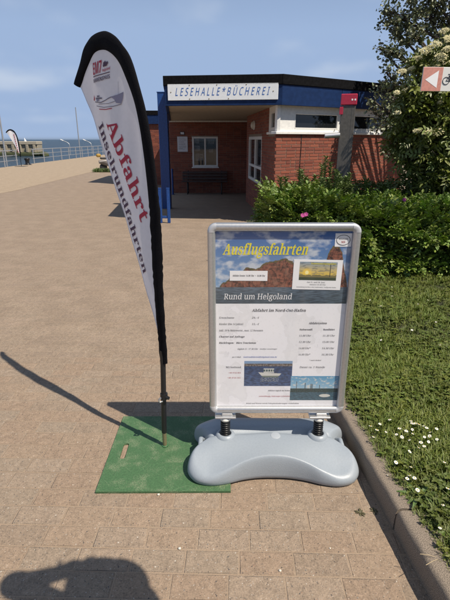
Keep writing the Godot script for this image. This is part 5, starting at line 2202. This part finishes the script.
func build_bed() -> void:
	var z := land(28.5)
	var b := thing("planting_bed", "low concrete-edged planting bed with weeds where the brown paving ends", "planting bed", V(-5.6, 28.6, z))
	part("edging", chamfered(Vector3(4.2, 0.12, 0.6), 0.02), M.quay, b, Vector3(0.2, 0.06, 0))
	var m := leaf_material(0.075, 0.11, 0.03, 0.6, 0.5)
	var places := []
	var r := RandomNumberGenerator.new()
	r.seed = 91
	for i in 260:
		var x := -2.3 + pow(r.randf(), 1.3) * 1.3
		if i > 180:
			x = r.randf_range(-1.0, 1.8)
		var s := r.randf_range(2.5, 5.0)
		places.append([Transform3D(Basis(Vector3.UP, r.randf() * TAU).scaled(Vector3(s, s * 0.9, s)), Vector3(x, 0.02, r.randf_range(-0.2, 0.5))), Color(1, 1, 1) * r.randf_range(0.8, 1.3)])
	foliage("weeds", b, [tuft_mesh(6, 12, 0.07, 0.002, 0.03)], places, m)
	# motor scooter parked behind the bed
	var t := thing("motor_scooter", "parked motor scooter with yellow top box behind the planting bed", "scooter", V(-7.05, 29.6, z), deg_to_rad(25))
	var dark := mat(0.02, 0.02, 0.022, 0.5)
	for s in [-1, 1]:
		var wh := part("wheel", lathe([Vector2(0.1, -0.05), Vector2(0.21, -0.05), Vector2(0.235, 0.0), Vector2(0.21, 0.05), Vector2(0.1, 0.05)], 20), dark, t, Vector3(s * 0.6, 0.235, 0), Vector3(PI / 2, 0, 0))
		part("rim", lathe([Vector2(0.001, -0.03), Vector2(0.12, -0.03), Vector2(0.12, 0.03), Vector2(0.001, 0.03)], 16), M.steel, wh)
	part("body", loft([[Vector3(-0.85, 0.62, 0.12), Vector3(-0.85, 0.62, -0.12), Vector3(-0.85, 0.45, -0.1), Vector3(-0.85, 0.45, 0.1)], [Vector3(-0.2, 0.7, 0.17), Vector3(-0.2, 0.7, -0.17), Vector3(-0.2, 0.25, -0.15), Vector3(-0.2, 0.25, 0.15)], [Vector3(0.2, 0.3, 0.16), Vector3(0.2, 0.3, -0.16), Vector3(0.2, 0.2, -0.15), Vector3(0.2, 0.2, 0.15)], [Vector3(0.45, 0.4, 0.16), Vector3(0.45, 0.4, -0.16), Vector3(0.4, 0.2, -0.15), Vector3(0.4, 0.2, 0.15)]]), mat(0.22, 0.20, 0.19, 0.4), t)
	part("leg_shield", chamfered(Vector3(0.08, 0.65, 0.4), 0.03), mat(0.45, 0.06, 0.05, 0.4), t, Vector3(0.47, 0.62, 0), Vector3(0, 0, 0.25))
	part("seat", chamfered(Vector3(0.7, 0.12, 0.28), 0.05), dark, t, Vector3(-0.42, 0.76, 0))
	part("top_box", chamfered(Vector3(0.26, 0.2, 0.3), 0.05), mat(0.36, 0.22, 0.04, 0.6), t, Vector3(-0.85, 0.93, 0))
	part("handlebar", tube([Vector3(0.42, 1.02, -0.32), Vector3(0.47, 1.04, 0), Vector3(0.42, 1.02, 0.32)], [0.02], 8), dark, t)
	part("fork", tube([Vector3(0.6, 0.235, 0.08), Vector3(0.5, 0.95, 0.03)], [0.025], 8), M.steel, t)

# ------------------------------------------------------------------ daisies and weeds
func build_small_plants() -> void:
	var r := RandomNumberGenerator.new()
	r.seed = 19
	# photograph positions of the daisies in the lawn
	var spots := [[389.8, 419.7], [411, 421], [411.5, 423], [413.5, 423.8], [415.5, 423.3], [418, 423.6], [419, 424.5], [423.5, 425.9], [426.7, 427.8], [399.5, 428.5], [436.7, 428.8], [412.3, 429.5], [406.3, 431], [430.2, 432.2], [396.5, 434.4], [412.7, 433.7], [402, 437], [424.5, 437], [437, 439.3], [429.7, 436], [409.5, 440], [421, 442.4], [428.6, 441.8], [418.5, 447.5], [424.2, 446.2], [409.7, 451.5], [396, 462.4], [444.5, 462.3], [411, 467], [409.8, 475.5], [414.5, 478], [407.2, 478.6], [417.6, 490], [447.8, 488.5], [370.5, 426], [377, 430], [373.5, 437], [380, 424], [386, 432], [443, 505], [370, 300], [381, 306], [392, 296], [402, 312], [418, 304], [377, 288], [392, 287], [428, 300], [436, 322], [412, 330], [381, 340], [440, 345], [440, 528]]
	var petals := begin()
	for k in 16:
		var a := TAU * k / 16.0
		leaf_in(petals, Vector3(cos(a), 0, sin(a)) * 0.003, Vector3(cos(a), 0.12, sin(a)).normalized(), Vector3.UP, 0.0095, 0.0038, 1.0, 0.05)
	var pm := petals.commit()
	var eye := lathe([Vector2(0.0042, 0.0005), Vector2(0.0036, 0.0026), Vector2(0.002, 0.0036), Vector2(0.0003, 0.004)], 10)
	var stalk := mat(0.06, 0.11, 0.025, 0.6)
	for i in spots.size():
		var p := on_level(spots[i][0], spots[i][1], KERB_H + 0.045)
		p = at_depth(spots[i][0], spots[i][1], -p.z)
		var hgt := 0.05
		for k in 6:   # settle on the lawn below
			var g := lawn_height(p.x, -p.z)
			p = on_level(spots[i][0], spots[i][1], g + hgt)
		var g2 := lawn_height(p.x, -p.z)
		var t := thing("daisy", "small white daisy with yellow centre growing in the lawn", "flower", Vector3(p.x, g2, p.z), r.randf() * TAU, "daisies in the lawn")
		var tilt := Vector3(r.randfn() * 0.25 + 0.12, 0, r.randfn() * 0.25)
		var s := r.randf_range(0.5, 0.78)
		part("stalk", tube([Vector3.ZERO, Vector3(r.randfn() * 0.003, hgt * 0.5, r.randfn() * 0.003), Vector3(0, hgt, 0)], [0.0011], 5), stalk, t)
		var f := part("petals", pm, M.petal, t, Vector3(0, hgt, 0), tilt)
		f.scale = Vector3(s, s, s)
		part("flower_centre", eye, M.pollen, f)
	# broad-bladed tuft leaning over the kerb
	var w := on_level(401.0, 497.0, KERB_H)
	var t1 := thing("plantain_tuft", "broad-leaved green plantain tuft leaning over the edge of the kerb", "weed", V(kerb_x(-w.z) + 0.12, -w.z, lawn_height(0.78, -w.z)))
	var lm := leaf_material(0.085, 0.14, 0.035, 0.5, 0.5)
	for i in 15:
		var a := PI * 0.5 + TAU * i / 15.0 + r.randfn() * 0.2
		var dir := Vector3(cos(a) - 0.35, 0.42 + r.randf() * 0.5, sin(a) * 0.8).normalized()
		part("leaf", bent_leaf(dir, r.randf_range(0.07, 0.12), 0.015, r), lm, t1)
	# sprouts in the joints near the kerb
	for q in [[360.5, 513.0, 0.028, "small brown-green weed sprouting from a paving joint near the kerb"], [374.5, 511.0, 0.022, "tiny weed sprouting right at the kerb's foot"], [245.0, 318.0, 0.03, ""]]:
		if q[3] == "":
			continue
		var p := on_level(q[0], q[1], 0.0)
		var t2 := thing("paving_weed", q[3], "weed", p)
		var wm := leaf_material(0.085, 0.075, 0.035, 0.6, 0.4)
		for i in 7:
			var a := TAU * i / 7.0 + r.randf() * 0.5
			part("leaf", bent_leaf(Vector3(cos(a), 0.35 + r.randf() * 0.3, sin(a)).normalized(), q[2] * r.randf_range(0.7, 1.2), 0.007, r), wm, t2)
	# a clump of taller grass at the foot of the hedge
	# petals and bits fallen on the kerb and the paving
	var bits := [[387.5, 475.5, KERB_H, 0.0035], [158.5, 495.0, 0.0, 0.006], [330.0, 548.5, 0.0, 0.0035], [280.0, 571.0, 0.0, 0.005], [179.5, 549.0, 0.0, 0.006], [378.0, 498.0, 0.0, 0.004]]
	for q in bits:
		var p := on_level(q[0], q[1], q[2])
		var st := begin()
		box_lump(st, q[3], r)
		var o := thing("pale_pebble", "tiny pale pebble lying loose on the paving or kerb", "pebble", p + Vector3(0, q[3] * 0.5, 0), 0.0, "loose pebbles")
		part("stone", st.commit(), mat(0.6, 0.56, 0.48, 0.8), o)
	# dry twigs on the kerb
	for q in [[412.0, 560.0, 428.0, 563.0], [418.0, 571.0, 430.0, 565.0]]:
		var a := on_level(q[0] + 8, q[1] - 6, KERB_H + 0.004)
		var b := on_level(q[2] + 8, q[3] - 6, KERB_H + 0.004)
		var o := thing("dry_twig", "thin dry grass stalk lying across the kerb top", "twig", a, 0.0, "dry stalks on the kerb")
		part("stalk", tube([Vector3.ZERO, (b - a) * 0.5 + Vector3(0, 0.003, 0), b - a], [0.0012, 0.001, 0.0007], 5), mat(0.42, 0.33, 0.2, 0.9), o)

func bent_leaf(dir: Vector3, l: float, w: float, r: RandomNumberGenerator) -> ArrayMesh:
	var st := begin()
	var flat := Vector3(dir.x, 0, dir.z).normalized()
	var side := flat.cross(Vector3.UP).normalized()
	var rows := []
	for i in 7:
		var q := i / 6.0
		var p := dir * l * q + Vector3.DOWN * l * 0.42 * q * q
		var half := w * 0.5 * sin(PI * clampf(q * 0.86 + 0.10, 0, 1)) + 0.0006
		rows.append([p - side * half + Vector3.UP * half * 0.3, p, p + side * half + Vector3.UP * half * 0.3])
	for i in 6:
		for k in 2:
			st.set_color(Color(1, 1, 1))
			quad(st, rows[i][k], rows[i][k + 1], rows[i + 1][k + 1], rows[i + 1][k], Vector3.UP)
	return st.commit()

# ------------------------------------------------------------------ the onlooker whose shadow falls into the picture
func build_person() -> void:
	var at := Vector2(0.67, 0.385)
	var z := 0.0
	var t := thing("person", "person in white shirt and jeans beside the kerb holding a sun hat", "person", V(at.x, at.y, z))
	t.scale = Vector3.ONE * 1.06
	# joints (x right, y up, z towards the camera's back), facing the sign (-z)
	var J := {
		"pelvis": Vector3(0, 0.94, 0), "belly": Vector3(0, 1.08, -0.01), "chest": Vector3(-0.03, 1.28, 0.0), "neck": Vector3(-0.055, 1.47, 0.0), "chin": Vector3(-0.062, 1.53, -0.03), "head": Vector3(-0.07, 1.635, -0.01),
		"sl": Vector3(-0.225, 1.425, 0.0), "el": Vector3(-0.405, 1.64, -0.05), "wl": Vector3(-0.205, 1.77, -0.04),
		"sr": Vector3(0.125, 1.405, 0.0), "er": Vector3(0.245, 1.13, 0.03), "wr": Vector3(0.25, 0.88, -0.04),
		"hl": Vector3(-0.09, 0.92, 0), "kl": Vector3(-0.12, 0.49, -0.02), "al": Vector3(-0.15, 0.08, 0.02), "tl": Vector3(-0.165, 0.036, -0.14),
		"hr": Vector3(0.08, 0.92, 0), "kr": Vector3(0.06, 0.49, -0.02), "ar": Vector3(0.03, 0.08, 0.02), "tr": Vector3(0.04, 0.036, -0.14)}
	var skin := Color(0.45, 0.26, 0.18)
	var shirt := Color(0.7, 0.7, 0.72)
	var jeans := Color(0.03, 0.05, 0.11)
	var shoe := Color(0.10, 0.08, 0.07)
	var bones := [
		[J.pelvis, J.belly, 0.125, 0.115, jeans], [J.belly, J.chest, 0.115, 0.125, shirt], [J.chest, J.neck, 0.125, 0.06, shirt], [J.neck, J.chin, 0.05, 0.05, skin], [J.chin, J.head, 0.07, 0.094, skin],
		[J.sl, J.sr, 0.062, 0.062, shirt], [J.sl, J.el, 0.055, 0.043, shirt], [J.el, J.wl, 0.041, 0.028, skin], [J.sr, J.er, 0.055, 0.043, shirt], [J.er, J.wr, 0.041, 0.028, skin],
		[J.hl, J.kl, 0.085, 0.056, jeans], [J.kl, J.al, 0.056, 0.040, jeans], [J.al, J.tl, 0.045, 0.036, shoe],
		[J.hr, J.kr, 0.085, 0.056, jeans], [J.kr, J.ar, 0.056, 0.040, jeans], [J.ar, J.tr, 0.045, 0.036, shoe]]
	# hands: palm and five bent fingers each
	for h in [["wl", Vector3(0.75, 0.35, -0.1)], ["wr", Vector3(0.0, -1.0, -0.15)]]:
		var w: Vector3 = J[h[0]]
		var dir: Vector3 = h[1].normalized()
		var side := dir.cross(Vector3(0, 0, 1)).normalized()
		var palm := w + dir * 0.075
		bones.append([w, palm, 0.028, 0.032, skin])
		for f in 5:
			var s: float = [-0.034, -0.022, -0.007, 0.008, 0.022][f]
			var root := palm + side * s + (dir * -0.045 if f == 0 else Vector3.ZERO)
			var len_: float = [0.05, 0.07, 0.078, 0.073, 0.058][f]
			var fd: Vector3 = (dir + side * (-0.8 if f == 0 else 0.0)).normalized()
			var mid := root + fd * len_ * 0.55
			var tip := mid + (fd + Vector3(0, -0.25, -0.55)).normalized() * len_ * 0.5
			bones.append([root, mid, 0.0095, 0.0088, skin])
			bones.append([mid, tip, 0.0088, 0.0075, skin])
	# face: nose, brow, ears
	bones.append([J.head + Vector3(0, -0.005, -0.095), J.head + Vector3(0, -0.035, -0.115), 0.012, 0.015, skin])
	for s in [-1, 1]:
		bones.append([J.head + Vector3(s * 0.088, 0.0, 0.01), J.head + Vector3(s * 0.09, -0.035, 0.005), 0.014, 0.010, skin])
	var m := mat(1, 1, 1, 0.8)
	m.vertex_color_use_as_albedo = true
	var body := part("body", surface_net(bones, 0.014), m, t)
	for s in [-1, 1]:
		part("eye", lathe([Vector2(0.001, -0.010), Vector2(0.009, -0.005), Vector2(0.010, 0.0), Vector2(0.009, 0.005), Vector2(0.001, 0.010)], 10), mat(0.6, 0.58, 0.55, 0.3), body, J.head + Vector3(s * 0.033, 0.005, -0.086))
	part("mouth", tube([J.head + Vector3(-0.022, -0.062, -0.088), J.head + Vector3(0, -0.064, -0.097), J.head + Vector3(0.022, -0.062, -0.088)], [0.003, 0.005, 0.003], 6), mat(0.36, 0.13, 0.11, 0.6), body)
	part("hair", lathe([Vector2(0.100, -0.09), Vector2(0.110, -0.04), Vector2(0.108, 0.02), Vector2(0.09, 0.07), Vector2(0.05, 0.10), Vector2(0.001, 0.108)], 20), mat(0.08, 0.05, 0.03, 0.7), body, J.head + Vector3(0, 0.01, 0.026))
	var hat := thing("sun_hat", "straw sun hat worn by the person beside the kerb", "hat", V(at.x - 0.074, at.y, z + 1.69 * 1.06))
	part("crown", lathe([Vector2(0.120, 0.0), Vector2(0.120, 0.05), Vector2(0.105, 0.095), Vector2(0.06, 0.118), Vector2(0.001, 0.12)], 28), mat(0.5, 0.4, 0.24, 0.9), hat)
	part("brim", lathe([Vector2(0.118, 0.012), Vector2(0.135, 0.0), Vector2(0.142, -0.008), Vector2(0.134, -0.006), Vector2(0.118, 0.004)], 28), mat(0.5, 0.4, 0.24, 0.9), hat)
	part("hat_band", lathe([Vector2(0.1195, 0.016), Vector2(0.1225, 0.016), Vector2(0.1225, 0.044), Vector2(0.1195, 0.044)], 28), mat(0.03, 0.03, 0.05, 0.8), hat)

# surface nets over tapered capsules joined by a smooth minimum
func surface_net(bones: Array, cell: float) -> ArrayMesh:
	var field := {}
	var pad := 3
	for bi in bones.size():
		var b: Array = bones[bi]
		var lo := Vector3(minf(b[0].x, b[1].x), minf(b[0].y, b[1].y), minf(b[0].z, b[1].z)) - Vector3.ONE * (maxf(b[2], b[3]) + cell * pad)
		var hi := Vector3(maxf(b[0].x, b[1].x), maxf(b[0].y, b[1].y), maxf(b[0].z, b[1].z)) + Vector3.ONE * (maxf(b[2], b[3]) + cell * pad)
		var a3 := Vector3i((lo / cell).floor())
		var b3 := Vector3i((hi / cell).ceil())
		var ab: Vector3 = b[1] - b[0]
		var l2 := maxf(ab.length_squared(), 1e-9)
		var soft := 0.03 if b[2] > 0.03 else 0.006
		for x in range(a3.x, b3.x + 1):
			for y in range(a3.y, b3.y + 1):
				for z in range(a3.z, b3.z + 1):
					var p := Vector3(x, y, z) * cell
					var q := clampf((p - b[0]).dot(ab) / l2, 0.0, 1.0)
					var dist: float = (p - b[0] - ab * q).length() - lerpf(b[2], b[3], q)
					if dist > cell * pad:
						continue
					var key := Vector3i(x, y, z)
					if field.has(key):
						var f: Array = field[key]
						var h := clampf(0.5 + 0.5 * (f[0] - dist) / soft, 0.0, 1.0)
						var joined := lerpf(f[0], dist, h) - soft * h * (1.0 - h)
						field[key] = [joined, bi if dist < f[2] else f[1], minf(dist, f[2])]
					else:
						field[key] = [dist, bi, dist]
	var corners := [Vector3i(0, 0, 0), Vector3i(1, 0, 0), Vector3i(0, 1, 0), Vector3i(1, 1, 0), Vector3i(0, 0, 1), Vector3i(1, 0, 1), Vector3i(0, 1, 1), Vector3i(1, 1, 1)]
	var far := cell * pad
	var at := func(k: Vector3i) -> float:
		return field[k][0] if field.has(k) else far
	var verts := {}
	var st := begin()
	var vlist := []
	var clist := []
	for key in field:
		var vals := []
		var neg := 0
		for c in corners:
			var v: float = at.call(key + c)
			vals.append(v)
			if v < 0.0:
				neg += 1
		if neg == 0 or neg == 8:
			continue
		var sum := Vector3.ZERO
		var n := 0
		for e in [[0, 1], [2, 3], [4, 5], [6, 7], [0, 2], [1, 3], [4, 6], [5, 7], [0, 4], [1, 5], [2, 6], [3, 7]]:
			var va: float = vals[e[0]]
			var vb: float = vals[e[1]]
			if (va < 0.0) != (vb < 0.0):
				var q := va / (va - vb)
				sum += Vector3(corners[e[0]]).lerp(Vector3(corners[e[1]]), q)
				n += 1
		verts[key] = vlist.size()
		vlist.append((Vector3(key) + sum / n) * cell)
		clist.append(bones[field[key][1]][4])
	var norm := []
	for v in vlist:
		norm.append(Vector3.ZERO)
	var tris := []
	for key in field:
		var v0: float = at.call(key)
		for ax in 3:
			var step := Vector3i.ZERO
			step[ax] = 1
			var v1: float = at.call(key + step)
			if (v0 < 0.0) == (v1 < 0.0):
				continue
			var u := Vector3i.ZERO
			var w := Vector3i.ZERO
			u[(ax + 1) % 3] = 1
			w[(ax + 2) % 3] = 1
			var q := [key - u - w, key - w, key, key - u]
			var ok := true
			for k in q:
				if not verts.has(k):
					ok = false
			if not ok:
				continue
			var i := [verts[q[0]], verts[q[1]], verts[q[2]], verts[q[3]]]
			var out := Vector3(step) * (1.0 if v0 < 0.0 else -1.0)
			for tr in [[i[0], i[1], i[2]], [i[0], i[2], i[3]]]:
				var nn: Vector3 = (vlist[tr[1]] - vlist[tr[0]]).cross(vlist[tr[2]] - vlist[tr[0]])
				if nn.dot(out) < 0.0:
					nn = -nn
				for k in tr:
					norm[k] += nn
				tris.append(tr)
	for tr in tris:
		var a: int = tr[0]
		var b: int = tr[1]
		var c: int = tr[2]
		var nn: Vector3 = (vlist[b] - vlist[a]).cross(vlist[c] - vlist[a])
		if nn.dot(norm[a] + norm[b] + norm[c]) > 0.0:
			var k := b
			b = c
			c = k
		for j in [a, b, c]:
			st.set_color(clist[j])
			st.set_normal(norm[j].normalized())
			st.add_vertex(vlist[j])
	return st.commit()
